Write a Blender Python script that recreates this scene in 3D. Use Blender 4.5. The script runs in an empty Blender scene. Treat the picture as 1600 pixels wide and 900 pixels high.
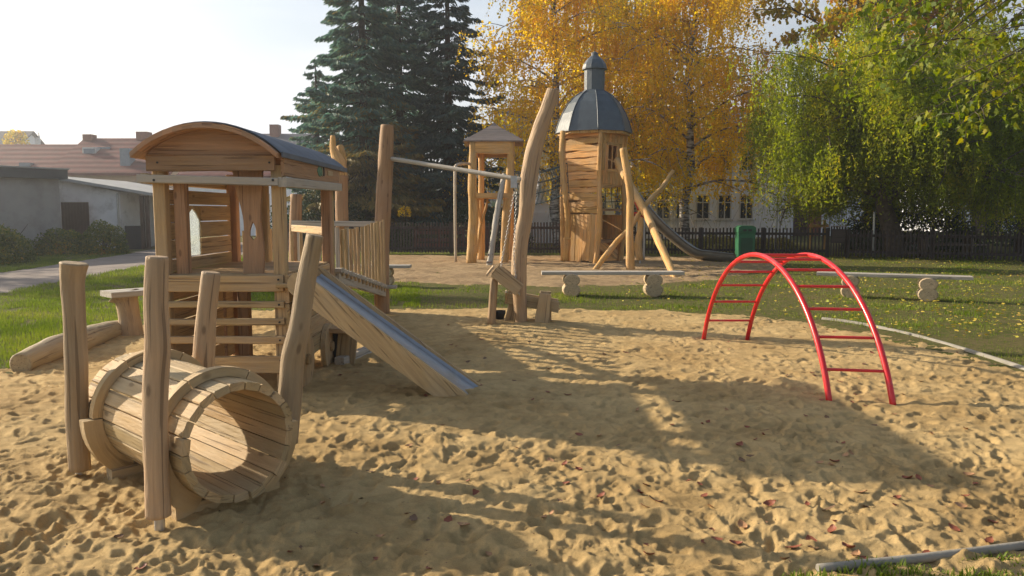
import bpy, math, random
import numpy as np
from mathutils import Vector, Matrix, noise as mnoise
PI = math.pi
R = math.radians
random.seed(7)
rng = np.random.default_rng(11)
sc = bpy.context.scene
C = sc.collection

# ------------------------------------------------------------------ camera, sky, sun, exposure
CAM_H = 1.6
PITCH = R(5.67)
cd = bpy.data.cameras.new('camera'); cam = bpy.data.objects.new('camera', cd); C.objects.link(cam)
cam.location = (0, 0, CAM_H); cam.rotation_euler = (R(90) - PITCH, 0, 0)
cd.lens = 27.0; cd.sensor_width = 36.0; cd.clip_start = 0.05; cd.clip_end = 2000
sc.camera = cam
SUN_AZ, SUN_EL = -66.0, 22.5            # azimuth from +Y (negative: to the left), elevation
sunv = Vector((math.sin(R(SUN_AZ))*math.cos(R(SUN_EL)), math.cos(R(SUN_AZ))*math.cos(R(SUN_EL)), math.sin(R(SUN_EL))))
sd_ = bpy.data.lights.new('sun', 'SUN'); sun = bpy.data.objects.new('sun', sd_); C.objects.link(sun)
sd_.energy = 5.0; sd_.angle = R(0.6); sd_.color = (1.0, 0.86, 0.66)
sun.rotation_euler = sunv.to_track_quat('Z', 'Y').to_euler()
w = bpy.data.worlds.new('World'); sc.world = w; w.use_nodes = True
wn, wl = w.node_tree.nodes, w.node_tree.links
wn.clear()
sky = wn.new('ShaderNodeTexSky'); sky.sky_type = 'NISHITA'; sky.sun_disc = False
sky.sun_elevation = R(SUN_EL); sky.sun_rotation = R(SUN_AZ % 360); sky.air_density = 1.2; sky.dust_density = 2.5; sky.ozone_density = 1.5
tc = wn.new('ShaderNodeTexCoord'); mp = wn.new('ShaderNodeMapping'); mp.inputs['Scale'].default_value = (1.2, 1.2, 5.0)
nz = wn.new('ShaderNodeTexNoise'); nz.inputs['Scale'].default_value = 1.6; nz.inputs['Detail'].default_value = 6
def wmath(op, a, b_=None, c_=None):
    m_ = wn.new('ShaderNodeMath'); m_.operation = op
    for i_, v_ in enumerate((a, b_, c_)):
        if v_ is None: continue
        if isinstance(v_, (int, float)): m_.inputs[i_].default_value = v_
        else: wl.new(v_, m_.inputs[i_])
    return m_.outputs[0]
def wrange(v_, a, b_, c_, d_):
    m_ = wn.new('ShaderNodeMapRange'); m_.interpolation_type = 'SMOOTHSTEP'
    for k_, q_ in zip(('From Min', 'From Max', 'To Min', 'To Max'), (a, b_, c_, d_)): m_.inputs[k_].default_value = q_
    wl.new(v_, m_.inputs['Value']); return m_.outputs['Result']
wl.new(tc.outputs['Generated'], mp.inputs['Vector']); wl.new(mp.outputs[0], nz.inputs['Vector'])
dt = wn.new('ShaderNodeVectorMath'); dt.operation = 'DOT_PRODUCT'; dt.inputs[1].default_value = tuple(sunv); wl.new(tc.outputs['Generated'], dt.inputs[0])
sx = wn.new('ShaderNodeSeparateXYZ'); wl.new(tc.outputs['Generated'], sx.inputs[0])
glow = wrange(dt.outputs['Value'], -0.35, 0.85, 3.5, 6.8)            # thin bright cloud: brighter towards the sun
cloud = wrange(nz.outputs['Fac'], 0.36, 0.64, 0.35, 1.0)
low = wrange(sx.outputs['Z'], 0.25, 0.75, 1.0, 0.12)               # veil of cloud low over the horizon
fac = wmath('MULTIPLY', cloud, low)
hs = wn.new('ShaderNodeVectorMath'); hs.operation = 'SCALE'; hs.inputs[0].default_value = (0.965, 0.99, 1.045); wl.new(glow, hs.inputs['Scale'])
mx = wn.new('ShaderNodeMixRGB'); wl.new(fac, mx.inputs[0]); wl.new(sky.outputs[0], mx.inputs[1]); wl.new(hs.outputs[0], mx.inputs[2])
bg = wn.new('ShaderNodeBackground'); bg.inputs['Strength'].default_value = 0.105
wo = wn.new('ShaderNodeOutputWorld'); wl.new(mx.outputs[0], bg.inputs[0]); wl.new(bg.outputs[0], wo.inputs[0])
sc.view_settings.view_transform = 'Standard'; sc.view_settings.look = 'None'
sc.view_settings.exposure = 0.64; sc.view_settings.gamma = 1.0
try: sc.view_settings.use_curve_mapping = False
except Exception: pass

# ------------------------------------------------------------------ pixel -> world helpers (placement only)
cp, sp = math.cos(PITCH), math.sin(PITCH)
def ray(px, py):
    x = (px-800)/1200.0; y = -(py-450)/1200.0
    return Vector((x, cp + y*sp, -sp + y*cp))
def G(px, py, z=0.0):
    d = ray(px, py); t = (z-CAM_H)/d.z
    return Vector((d.x*t, d.y*t, z))
def P(px, py, Y):
    d = ray(px, py); t = Y/d.y
    return Vector((d.x*t, Y, CAM_H + d.z*t))

# ------------------------------------------------------------------ tagging
def T(o, label, cat, group=None):
    o['label'] = label; o['category'] = cat
    if group: o['group'] = group
    return o
def thing(name, label, cat, loc=(0, 0, 0), group=None):
    o = bpy.data.objects.new(name, None); C.objects.link(o); o.location = loc
    o.empty_display_size = 0.1
    return T(o, label, cat, group)
def wloc(o):
    v = Vector((0, 0, 0))
    while o is not None:
        v += o.location; o = o.parent
    return v

# ------------------------------------------------------------------ node helpers / materials
def newmat(name):
    m = bpy.data.materials.new(name); m.use_nodes = True
    nt = m.node_tree; nt.nodes.clear()
    out = nt.nodes.new('ShaderNodeOutputMaterial')
    return m, nt, nt.nodes, nt.links, out
def ramp(N, stops):
    r = N.new('ShaderNodeValToRGB'); e = r.color_ramp.elements
    while len(e) < len(stops): e.new(0.5)
    for i, (p, c) in enumerate(stops):
        e[i].position = p; e[i].color = (c[0], c[1], c[2], 1)
    return r
def noise(N, L, vec, scale, detail=4, rough=0.55, dist=0.0):
    n = N.new('ShaderNodeTexNoise'); n.inputs['Scale'].default_value = scale; n.inputs['Detail'].default_value = detail
    n.inputs['Roughness'].default_value = rough; n.inputs['Distortion'].default_value = dist
    if vec is not None: L.new(vec, n.inputs['Vector'])
    return n
def mixc(N, L, fac, a, b, mode='MIX'):
    m = N.new('ShaderNodeMixRGB'); m.blend_type = mode
    for i, v in ((0, fac), (1, a), (2, b)):
        if hasattr(v, 'is_output') or hasattr(v, 'links'): L.new(v, m.inputs[i])
        elif i == 0: m.inputs[0].default_value = v
        else: m.inputs[i].default_value = (v[0], v[1], v[2], 1)
    return m.outputs[0]
def scaled(N, L, vec, s):
    m = N.new('ShaderNodeMapping'); m.inputs['Scale'].default_value = s; L.new(vec, m.inputs['Vector']); return m.outputs[0]

def wood(name, dark, light, grey=0.0, greyc=(0.30, 0.27, 0.22), rough=0.75, warm=None, bump=0.6):
    """sawn or peeled timber; the grain runs along each piece (attribute gr: x along, yz across)"""
    m, nt, N, L, out = newmat(name)
    at = N.new('ShaderNodeAttribute'); at.attribute_name = 'gr'
    ar = N.new('ShaderNodeAttribute'); ar.attribute_name = 'rnd'
    g1 = noise(N, L, scaled(N, L, at.outputs['Vector'], (1.6, 30, 30)), 1.0, 5, 0.6, 0.6)
    g2 = noise(N, L, scaled(N, L, at.outputs['Vector'], (0.8, 7, 7)), 1.0, 3, 0.5, 1.2)
    big = noise(N, L, at.outputs['Vector'], 2.3, 4)
    r = ramp(N, [(0.34, tuple(c*0.8 for c in dark)), (0.64, light)]); L.new(g1.outputs['Fac'], r.inputs[0])
    r2 = ramp(N, [(0.35, tuple(c*0.72 for c in light)), (0.62, light)]); L.new(g2.outputs['Fac'], r2.inputs[0])
    c = mixc(N, L, 0.5, r.outputs[0], r2.outputs[0])
    hv = N.new('ShaderNodeHueSaturation')
    mr = N.new('ShaderNodeMapRange'); mr.inputs['To Min'].default_value = 0.70; mr.inputs['To Max'].default_value = 1.18
    L.new(ar.outputs['Fac'], mr.inputs[0]); L.new(mr.outputs[0], hv.inputs['Value']); L.new(c, hv.inputs['Color'])
    mr2 = N.new('ShaderNodeMapRange'); mr2.inputs['To Min'].default_value = 0.512; mr2.inputs['To Max'].default_value = 0.497
    L.new(ar.outputs['Fac'], mr2.inputs[0]); L.new(mr2.outputs[0], hv.inputs['Hue'])
    c = hv.outputs[0]
    rg = ramp(N, [(0.40, (0, 0, 0)), (0.66, (1, 1, 1))]); L.new(big.outputs['Fac'], rg.inputs[0])
    mg = N.new('ShaderNodeMath'); mg.operation = 'MULTIPLY_ADD'; mg.inputs[1].default_value = 0.35; mg.inputs[2].default_value = grey
    L.new(rg.outputs[0], mg.inputs[0])
    c = mixc(N, L, mg.outputs[0], c, greyc)
    # dark knots and drying cracks
    vo = N.new('ShaderNodeTexVoronoi'); vo.inputs['Scale'].default_value = 1.0
    L.new(scaled(N, L, at.outputs['Vector'], (2.6, 6.5, 6.5)), vo.inputs['Vector'])
    rk = ramp(N, [(0.055, (1, 1, 1)), (0.11, (0, 0, 0))]); L.new(vo.outputs['Distance'], rk.inputs[0])
    mk = N.new('ShaderNodeMath'); mk.operation = 'MULTIPLY'; mk.inputs[1].default_value = 0.6; L.new(rk.outputs[0], mk.inputs[0])
    c = mixc(N, L, mk.outputs[0], c, tuple(x*0.35 for x in dark))
    cr = noise(N, L, scaled(N, L, at.outputs['Vector'], (0.9, 42, 42)), 1.0, 2, 0.5, 0.3)
    rc = ramp(N, [(0.345, (1, 1, 1)), (0.385, (0, 0, 0))]); L.new(cr.outputs['Fac'], rc.inputs[0])
    mk2 = N.new('ShaderNodeMath'); mk2.operation = 'MULTIPLY'; mk2.inputs[1].default_value = 0.55; L.new(rc.outputs[0], mk2.inputs[0])
    c = mixc(N, L, mk2.outputs[0], c, tuple(x*0.3 for x in dark))
    b = N.new('ShaderNodeBsdfPrincipled'); b.inputs['Roughness'].default_value = rough
    L.new(c, b.inputs['Base Color'])
    bp = N.new('ShaderNodeBump'); bp.inputs['Strength'].default_value = bump; bp.inputs['Distance'].default_value = 0.01
    sb = N.new('ShaderNodeMath'); sb.operation = 'SUBTRACT'; L.new(g1.outputs['Fac'], sb.inputs[0]); L.new(rc.outputs[0], sb.inputs[1])
    kn = noise(N, L, scaled(N, L, at.outputs['Vector'], (5.0, 26, 26)), 1.0, 3, 0.6)
    s2 = N.new('ShaderNodeMath'); s2.operation = 'MULTIPLY_ADD'; s2.inputs[1].default_value = 1.6; L.new(kn.outputs['Fac'], s2.inputs[0]); L.new(sb.outputs[0], s2.inputs[2])
    L.new(s2.outputs[0], bp.inputs['Height']); L.new(bp.outputs[0], b.inputs['Normal'])
    L.new(b.outputs[0], out.inputs[0])
    return m

def plain(name, col, rough=0.6, metal=0.0, var=0.15, scale=6.0, bump=0.0, bscale=60, spec=0.5, coord='Object', dirt=None):
    m, nt, N, L, out = newmat(name)
    t = N.new('ShaderNodeTexCoord'); v = t.outputs[coord]
    n = noise(N, L, v, scale, 5)
    lo = tuple(c*(1-var) for c in col); hi = tuple(min(1, c*(1+var)) for c in col)
    r = ramp(N, [(0.3, lo), (0.7, hi)]); L.new(n.outputs['Fac'], r.inputs[0]); c = r.outputs[0]
    if dirt:
        n3 = noise(N, L, v, dirt[1], 6, 0.65); r3 = ramp(N, [(dirt[2], (0, 0, 0)), (dirt[3], (1, 1, 1))]); L.new(n3.outputs['Fac'], r3.inputs[0])
        c = mixc(N, L, r3.outputs[0], c, dirt[0])
    b = N.new('ShaderNodeBsdfPrincipled'); b.inputs['Roughness'].default_value = rough; b.inputs['Metallic'].default_value = metal
    b.inputs['Specular IOR Level'].default_value = spec
    L.new(c, b.inputs['Base Color'])
    if bump:
        n2 = noise(N, L, v, bscale, 4); bp = N.new('ShaderNodeBump'); bp.inputs['Strength'].default_value = bump; bp.inputs['Distance'].default_value = 0.01
        L.new(n2.outputs['Fac'], bp.inputs['Height']); L.new(bp.outputs[0], b.inputs['Normal'])
    L.new(b.outputs[0], out.inputs[0])
    return m

def leafmat(name, stops, trans=0.45, tcol=1.25, rough=0.6):
    """leaf: colour by the per-leaf attribute rnd plus slow change through the crown, lets light through"""
    m, nt, N, L, out = newmat(name)
    ar = N.new('ShaderNodeAttribute'); ar.attribute_name = 'rnd'
    t = N.new('ShaderNodeTexCoord'); n = noise(N, L, t.outputs['Object'], 0.55, 3)
    ad = N.new('ShaderNodeMath'); ad.operation = 'MULTIPLY_ADD'; ad.inputs[1].default_value = 0.6; 
    sbn = N.new('ShaderNodeMath'); sbn.operation = 'MULTIPLY_ADD'; sbn.inputs[1].default_value = 1.5; sbn.inputs[2].default_value = -0.55
    L.new(n.outputs['Fac'], sbn.inputs[0]); L.new(ar.outputs['Fac'], ad.inputs[0]); L.new(sbn.outputs[0], ad.inputs[2])
    r = ramp(N, stops); L.new(ad.outputs[0], r.inputs[0])
    d = N.new('ShaderNodeBsdfPrincipled'); d.inputs['Roughness'].default_value = rough; d.inputs['Specular IOR Level'].default_value = 0.3
    L.new(r.outputs[0], d.inputs['Base Color'])
    tr = N.new('ShaderNodeBsdfTranslucent')
    hv = N.new('ShaderNodeHueSaturation'); hv.inputs['Value'].default_value = tcol; hv.inputs['Saturation'].default_value = 1.1; L.new(r.outputs[0], hv.inputs['Color']); L.new(hv.outputs[0], tr.inputs[0])
    ms = N.new('ShaderNodeMixShader'); ms.inputs[0].default_value = trans
    L.new(d.outputs[0], ms.inputs[1]); L.new(tr.outputs[0], ms.inputs[2]); L.new(ms.outputs[0], out.inputs[0])
    return m

# timber
W_post = wood('weathered_post_wood', (0.27, 0.155, 0.075), (0.52, 0.34, 0.185), 0.12, (0.36, 0.29, 0.20))
W_barrel = wood('barrel_wood', (0.36, 0.215, 0.085), (0.60, 0.40, 0.185), 0.10, (0.46, 0.38, 0.26))
W_cab = wood('cabin_wood', (0.33, 0.18, 0.070), (0.62, 0.40, 0.18), 0.06, (0.40, 0.31, 0.21))
W_red = wood('reddish_wood', (0.31, 0.145, 0.065), (0.52, 0.28, 0.14), 0.08, (0.36, 0.24, 0.16))
W_pale = wood('pale_wood', (0.42, 0.27, 0.13), (0.62, 0.43, 0.23), 0.08, (0.5, 0.42, 0.3))
W_tower = wood('tower_wood', (0.40, 0.165, 0.040), (0.83, 0.45, 0.145), 0.0, (0.5, 0.38, 0.25))
W_grey = wood('grey_plank_wood', (0.30, 0.24, 0.17), (0.50, 0.43, 0.33), 0.35, (0.45, 0.42, 0.37))
W_log = wood('log_wood', (0.40, 0.27, 0.14), (0.60, 0.44, 0.25), 0.1, (0.45, 0.37, 0.26))
W_hutroof = wood('roof_board_wood', (0.16, 0.11, 0.085), (0.30, 0.22, 0.17), 0.3, (0.25, 0.21, 0.19))
W_fence = wood('dark_fence_wood', (0.022, 0.014, 0.012), (0.055, 0.036, 0.030), 0.1, (0.06, 0.05, 0.05))
W_park = wood('dark_red_wood', (0.07, 0.018, 0.012), (0.13, 0.035, 0.022), 0.05, (0.12, 0.06, 0.05))
BARK = plain('dark_bark', (0.055, 0.042, 0.032), 0.9, var=0.5, scale=9, bump=0.8, bscale=25)
BARK_W = plain('willow_bark', (0.10, 0.075, 0.055), 0.9, var=0.5, scale=9, bump=0.8, bscale=25)
def birchbark():
    m, nt, N, L, out = newmat('birch_bark')
    t = N.new('ShaderNodeTexCoord')
    n = noise(N, L, scaled(N, L, t.outputs['Object'], (3.0, 3.0, 11)), 1.0, 5, 0.6)
    r = ramp(N, [(0.40, (0.03, 0.025, 0.022)), (0.50, (0.25, 0.22, 0.19)), (0.56, (0.50, 0.47, 0.43))]); L.new(n.outputs['Fac'], r.inputs[0])
    b = N.new('ShaderNodeBsdfPrincipled'); b.inputs['Roughness'].default_value = 0.8; L.new(r.outputs[0], b.inputs['Base Color']); L.new(b.outputs[0], out.inputs[0])
    return m
BIRCH = birchbark()
STEEL = plain('brushed_steel', (0.40, 0.40, 0.40), 0.5, 1.0, 0.08, 14, 0.12, 120, dirt=((0.38, 0.34, 0.28), 3.0, 0.55, 0.75))
GALV = plain('galvanised_steel', (0.50, 0.50, 0.49), 0.5, 0.9, 0.15, 18)
DULLSTEEL = plain('dull_slide_steel', (0.30, 0.29, 0.26), 0.42, 0.85, 0.15, 4)
RED = plain('red_gloss_paint', (0.62, 0.018, 0.022), 0.30, 0, 0.10, 7, 0.06, 40, 0.6, dirt=((0.50, 0.10, 0.085), 11.0, 0.58, 0.72))
FELT = plain('roof_felt', (0.12, 0.14, 0.17), 0.72, 0, 0.2, 3.5, 0.5, 90)
DOME = plain('dome_felt', (0.065, 0.082, 0.095), 0.42, 0, 0.18, 4, 0.9, 9, 0.6)
BLACKRUB = plain('black_rubber', (0.02, 0.02, 0.02), 0.7, 0, 0.2)
ROPE = plain('blue_rope', (0.05, 0.085, 0.10), 0.8, 0, 0.2)
REDROPE = plain('red_rope', (0.5, 0.05, 0.03), 0.8, 0, 0.2)
GREEN = plain('green_bin_paint', (0.012, 0.11, 0.045), 0.5, 0, 0.15, 3)
DKGREEN = plain('dark_green_paint', (0.008, 0.055, 0.025), 0.5, 0, 0.15, 3)
CONC = plain('concrete', (0.25, 0.23, 0.19), 0.9, 0, 0.18, 5, 0.4, 40)
WHITEW = plain('white_render', (0.84, 0.86, 0.92), 0.9, 0, 0.05, 2, 0.1, 30, dirt=((0.70, 0.70, 0.73), 0.6, 0.55, 0.8))
GREYW = plain('grey_render', (0.34, 0.325, 0.31), 0.95, 0, 0.1, 1.4, 0.2, 20, dirt=((0.22, 0.20, 0.18), 0.8, 0.5, 0.75))
SHEDW = plain('shed_render', (0.78, 0.79, 0.80), 0.9, 0, 0.08, 2, 0.1, 20, dirt=((0.38, 0.37, 0.35), 1.2, 0.5, 0.75))
OCHREW = plain('ochre_render', (0.42, 0.30, 0.20), 0.9, 0, 0.1, 2)
SLATE = plain('slate_roof', (0.075, 0.075, 0.09), 0.7, 0, 0.25, 2)
SHEET = plain('shed_roof_sheet', (0.36, 0.36, 0.35), 0.8, 0, 0.12, 2)
FASCIA = plain('dark_fascia', (0.07, 0.075, 0.08), 0.7, 0, 0.15, 2)
BROWNP = plain('brown_paint', (0.085, 0.045, 0.03), 0.7, 0, 0.25, 3)
REDDOOR = plain('red_brown_door_paint', (0.20, 0.06, 0.03), 0.6, 0, 0.2, 3)
FRAMEW = plain('white_window_paint', (0.62, 0.61, 0.58), 0.5, 0, 0.05)
GLASS = plain('dark_window_glass', (0.03, 0.035, 0.04), 0.08, 0, 0.3, 1.5, spec=0.8)
BLUEG = plain('grey_blue_cladding', (0.16, 0.20, 0.25), 0.6, 0, 0.12)
BRICK = plain('chimney_brick', (0.22, 0.09, 0.06), 0.9, 0, 0.25, 8)
def tiles():
    m, nt, N, L, out = newmat('red_roof_tiles')
    t = N.new('ShaderNodeTexCoord')
    wv = N.new('ShaderNodeTexWave'); wv.inputs['Scale'].default_value = 0.8; wv.bands_direction = 'Z'; wv.inputs['Distortion'].default_value = 0.3; L.new(t.outputs['Object'], wv.inputs['Vector'])
    n = noise(N, L, t.outputs['Object'], 1.2, 6, 0.7)
    r = ramp(N, [(0.3, (0.105, 0.022, 0.016)), (0.7, (0.19, 0.038, 0.027))]); L.new(n.outputs['Fac'], r.inputs[0])
    c = mixc(N, L, 0.35, r.outputs[0], wv.outputs['Color'], 'MULTIPLY')
    b = N.new('ShaderNodeBsdfPrincipled'); b.inputs['Roughness'].default_value = 0.8; L.new(c, b.inputs['Base Color'])
    bp = N.new('ShaderNodeBump'); bp.inputs['Strength'].default_value = 0.6; bp.inputs['Distance'].default_value = 0.05; L.new(wv.outputs['Fac'], bp.inputs['Height']); L.new(bp.outputs[0], b.inputs['Normal'])
    L.new(b.outputs[0], out.inputs[0]); return m
TILES = tiles()
def plexi():
    m, nt, N, L, out = newmat('scratched_plexiglass')
    t = N.new('ShaderNodeTexCoord'); n = noise(N, L, t.outputs['Object'], 16, 6, 0.7)
    r = ramp(N, [(0.35, (0.25,)*3), (0.7, (0.75,)*3)]); L.new(n.outputs['Fac'], r.inputs[0])
    a = N.new('ShaderNodeBsdfTransparent'); b = N.new('ShaderNodeBsdfTranslucent'); b.inputs[0].default_value = (0.36, 0.40, 0.40, 1)
    ms = N.new('ShaderNodeMixShader'); L.new(r.outputs[0], ms.inputs[0]); L.new(a.outputs[0], ms.inputs[1]); L.new(b.outputs[0], ms.inputs[2]); L.new(ms.outputs[0], out.inputs[0])
    return m
PLEXI = plexi()

def sandmat(name, dry, damp, coarse=1.0):
    m, nt, N, L, out = newmat(name)
    t = N.new('ShaderNodeTexCoord'); v = t.outputs['Object']
    n1 = noise(N, L, v, 0.9, 5, 0.6); n2 = noise(N, L, v, 230/coarse, 4, 0.8); n3 = noise(N, L, v, 42, 6, 0.8); n4 = noise(N, L, v, 7, 4, 0.6)
    r = ramp(N, [(0.34, damp), (0.60, dry)]); L.new(n1.outputs['Fac'], r.inputs[0])
    c = r.outputs[0]
    r4 = ramp(N, [(0.3, (0.80, 0.78, 0.74)), (0.65, (1.08, 1.07, 1.05))]); L.new(n4.outputs['Fac'], r4.inputs[0]); c = mixc(N, L, 1.0, c, r4.outputs[0], 'MULTIPLY')
    r2 = ramp(N, [(0.30, (0.62, 0.58, 0.52)), (0.50, (1, 1, 1)), (0.72, (1.22, 1.2, 1.15))]); L.new(n2.outputs['Fac'], r2.inputs[0]); c = mixc(N, L, 0.8, c, r2.outputs[0], 'MULTIPLY')
    b = N.new('ShaderNodeBsdfPrincipled'); b.inputs['Roughness'].default_value = 0.95; b.inputs['Specular IOR Level'].default_value = 0.15
    L.new(c, b.inputs['Base Color'])
    ad = N.new('ShaderNodeMath'); ad.operation = 'MULTIPLY_ADD'; ad.inputs[1].default_value = 0.22; L.new(n2.outputs['Fac'], ad.inputs[0]); L.new(n3.outputs['Fac'], ad.inputs[2])
    bp = N.new('ShaderNodeBump'); bp.inputs['Strength'].default_value = 0.9; bp.inputs['Distance'].default_value = 0.022*coarse; L.new(ad.outputs[0], bp.inputs['Height']); L.new(bp.outputs[0], b.inputs['Normal'])
    L.new(b.outputs[0], out.inputs[0]); return m
SAND = sandmat('play_sand', (0.60, 0.435, 0.21), (0.46, 0.315, 0.14))
GRAVEL = sandmat('pale_gravel_sand', (0.50, 0.36, 0.21), (0.36, 0.25, 0.14), 3.0)
def lawnmat():
    m, nt, N, L, out = newmat('lawn_soil')
    t = N.new('ShaderNodeTexCoord'); v = t.outputs['Object']
    n1 = noise(N, L, v, 0.5, 5, 0.6); n2 = noise(N, L, v, 9, 5, 0.7); n3 = noise(N, L, v, 90, 3, 0.7)
    r = ramp(N, [(0.30, (0.13, 0.15, 0.03)), (0.52, (0.11, 0.135, 0.03)), (0.74, (0.20, 0.155, 0.07))]); L.new(n1.outputs['Fac'], r.inputs[0])
    r2 = ramp(N, [(0.42, (0, 0, 0)), (0.68, (1, 1, 1))]); L.new(n2.outputs['Fac'], r2.inputs[0])
    c = mixc(N, L, r2.outputs[0], r.outputs[0], (0.24, 0.175, 0.09))
    r3 = ramp(N, [(0.3, (0.5,)*3), (0.7, (1.3,)*3)]); L.new(n3.outputs['Fac'], r3.inputs[0]); c = mixc(N, L, 1.0, c, r3.outputs[0], 'MULTIPLY')
    b = N.new('ShaderNodeBsdfPrincipled'); b.inputs['Roughness'].default_value = 0.95; b.inputs['Specular IOR Level'].default_value = 0.1; L.new(c, b.inputs['Base Color'])
    bp = N.new('ShaderNodeBump'); bp.inputs['Strength'].default_value = 1.0; bp.inputs['Distance'].default_value = 0.03; L.new(n3.outputs['Fac'], bp.inputs['Height']); L.new(bp.outputs[0], b.inputs['Normal'])
    L.new(b.outputs[0], out.inputs[0]); return m
LAWN = lawnmat()
PATHM = plain('gravel_path', (0.23, 0.185, 0.155), 0.95, 0, 0.25, 1.2, 0.7, 60)

# ------------------------------------------------------------------ mesh builder
class MB:
    def __init__(s): s.v = []; s.f = []; s.g = []; s.r = []; s.sm = []
    def add(s, vs, fs, gs=None, rnd=None, smooth=False):
        o = len(s.v); rnd = random.random() if rnd is None else rnd
        off = Vector((random.uniform(0, 40), random.uniform(0, 40), random.uniform(0, 40)))
        for i, v in enumerate(vs):
            s.v.append(Vector(v)); s.g.append((Vector(gs[i]) if gs else Vector(v)) + off); s.r.append(rnd)
        for i, f in enumerate(fs):
            s.f.append([o+k for k in f]); s.sm.append(smooth[i] if isinstance(smooth, list) else smooth)
        return s
    def board(s, p0, p1, w, t, up=(0, 0, 1), bev=0.006, rnd=None, w1=None, seg=1, wob=0.0):
        p0, p1 = Vector(p0), Vector(p1); x = (p1-p0); Ln = x.length; x.normalize(); u = Vector(up)
        z = (u - x*u.dot(x)).normalized(); y = z.cross(x); w1 = w if w1 is None else w1
        bev = min(bev, t*0.35, w*0.35)
        vs, gs, fs, sm = [], [], [], []
        ph = [random.uniform(0, 6.3) for _ in range(4)]
        for k in range(seg+1):
            a = k/seg; ww = w+(w1-w)*a; c = p0 + x*Ln*a
            dl = wob*math.sin(a*5.3+ph[0])+wob*.6*math.sin(a*11+ph[1]); dr = wob*math.sin(a*4.7+ph[2])+wob*.6*math.sin(a*13+ph[3])
            hw1, hw2, ht = ww/2+dr, ww/2+dl, t/2
            ring = [(-hw1+bev, -ht), (hw2-bev, -ht), (hw2, -ht+bev), (hw2, ht-bev), (hw2-bev, ht), (-hw1+bev, ht), (-hw1, ht-bev), (-hw1, -ht+bev)]
            for (a_, b_) in ring:
                vs.append(c + y*a_ + z*b_); gs.append((Ln*a, a_, b_))
        for k in range(seg):
            for i in range(8):
                j = (i+1) % 8; fs.append([k*8+i, k*8+j, k*8+8+j, k*8+8+i]); sm.append(False)
        fs.append(list(range(7, -1, -1))); fs.append([seg*8+i for i in range(8)]); sm += [False, False]
        return s.add(vs, fs, gs, rnd, sm)
    def box(s, x0, x1, y0, y1, z0, z1, rnd=None):
        vs = [(x, y, z) for z in (z0, z1) for y in (y0, y1) for x in (x0, x1)]
        fs = [[0, 2, 3, 1], [4, 5, 7, 6], [0, 1, 5, 4], [2, 6, 7, 3], [0, 4, 6, 2], [1, 3, 7, 5]]
        # six separate faces so grain coordinates stay tidy; longest side = grain
        d = (x1-x0, y1-y0, z1-z0); ax = d.index(max(d)); o = [ax]+[i for i in range(3) if i != ax]
        return s.add(vs, fs, [(v[o[0]], v[o[1]], v[o[2]]) for v in vs], rnd)
    def log(s, pts, rad, seg=14, n=10, wob=0.05, flat0=True, flat1=True, rnd=None, squash=1.0, smooth=True):
        pts = [Vector(p) for p in pts]; 
        if not hasattr(rad, '__len__'): rad = [rad]*len(pts)
        P_, R_ = [], []
        m = len(pts)
        for i in range(m-1):
            a = pts[max(i-1, 0)]; b = pts[i]; c = pts[i+1]; d = pts[min(i+2, m-1)]
            k = n if m > 2 else max(n, 4)
            for q in range(k):
                t = q/k
                P_.append(0.5*((2*b)+(c-a)*t+(2*a-5*b+4*c-d)*t*t+(3*b-a-3*c+d)*t**3)); R_.append(rad[i]*(1-t)+rad[i+1]*t)
        P_.append(pts[-1]); R_.append(rad[-1])
        ph = [random.uniform(0, 6.28) for _ in range(6)]
        ref = Vector((0, 0, 1)) if abs((pts[-1]-pts[0]).normalized().z) < 0.8 else Vector((1, 0, 0))
        vs, gs, fs, sm = [], [], [], []; Ln = 0
        for i, p in enumerate(P_):
            tg = (P_[min(i+1, len(P_)-1)]-P_[max(i-1, 0)]).normalized()
            u = (ref-tg*ref.dot(tg)).normalized(); v = tg.cross(u)
            if i: Ln += (P_[i]-P_[i-1]).length
            for k in range(seg):
                th = 2*PI*k/seg
                r = R_[i]*(1+wob*(math.sin(2*th+ph[0]+Ln*1.7)+0.6*math.sin(3*th+ph[1]-Ln*3.1)+0.5*math.sin(Ln*9+ph[2]+th)+0.4*math.sin(Ln*17+ph[3]+2*th)))
                vs.append(p+u*(r*math.cos(th))+v*(r*math.sin(th)*squash)); gs.append((Ln, r*math.cos(th), r*math.sin(th)))
        M_ = len(P_)
        for i in range(M_-1):
            for k in range(seg):
                j = (k+1) % seg; fs.append([i*seg+k, i*seg+j, (i+1)*seg+j, (i+1)*seg+k]); sm.append(smooth)
        for (idx, fl, rev) in ((0, flat0, True), (M_-1, flat1, False)):
            if not fl: continue
            o = len(vs); tg = (P_[1]-P_[0]).normalized()*-1 if rev else (P_[-1]-P_[-2]).normalized()
            ring = []
            for k in range(seg):
                b = vs[idx*seg+k]; q = P_[idx]+(b-P_[idx])*0.88+tg*R_[idx]*0.08
                vs.append(q); g = gs[idx*seg+k]; gs.append((g[0], g[1]*.88, g[2]*.88)); ring.append(o+k)
            o2 = len(vs)
            for k in range(seg): vs.append(vs[o+k].copy()); gs.append(gs[o+k])
            for k in range(seg):
                j = (k+1) % seg
                f = [idx*seg+k, idx*seg+j, o+j, o+k]
                fs.append(f[::-1] if rev else f); sm.append(True)
            cap = [o2+k for k in range(seg)]
            fs.append(cap[::-1] if rev else cap); sm.append(False)
        return s.add(vs, fs, gs, rnd, sm)
    def tube(s, pts, r, seg=8, n=6):
        return s.log(pts, r, seg, n, 0.0)
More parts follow.
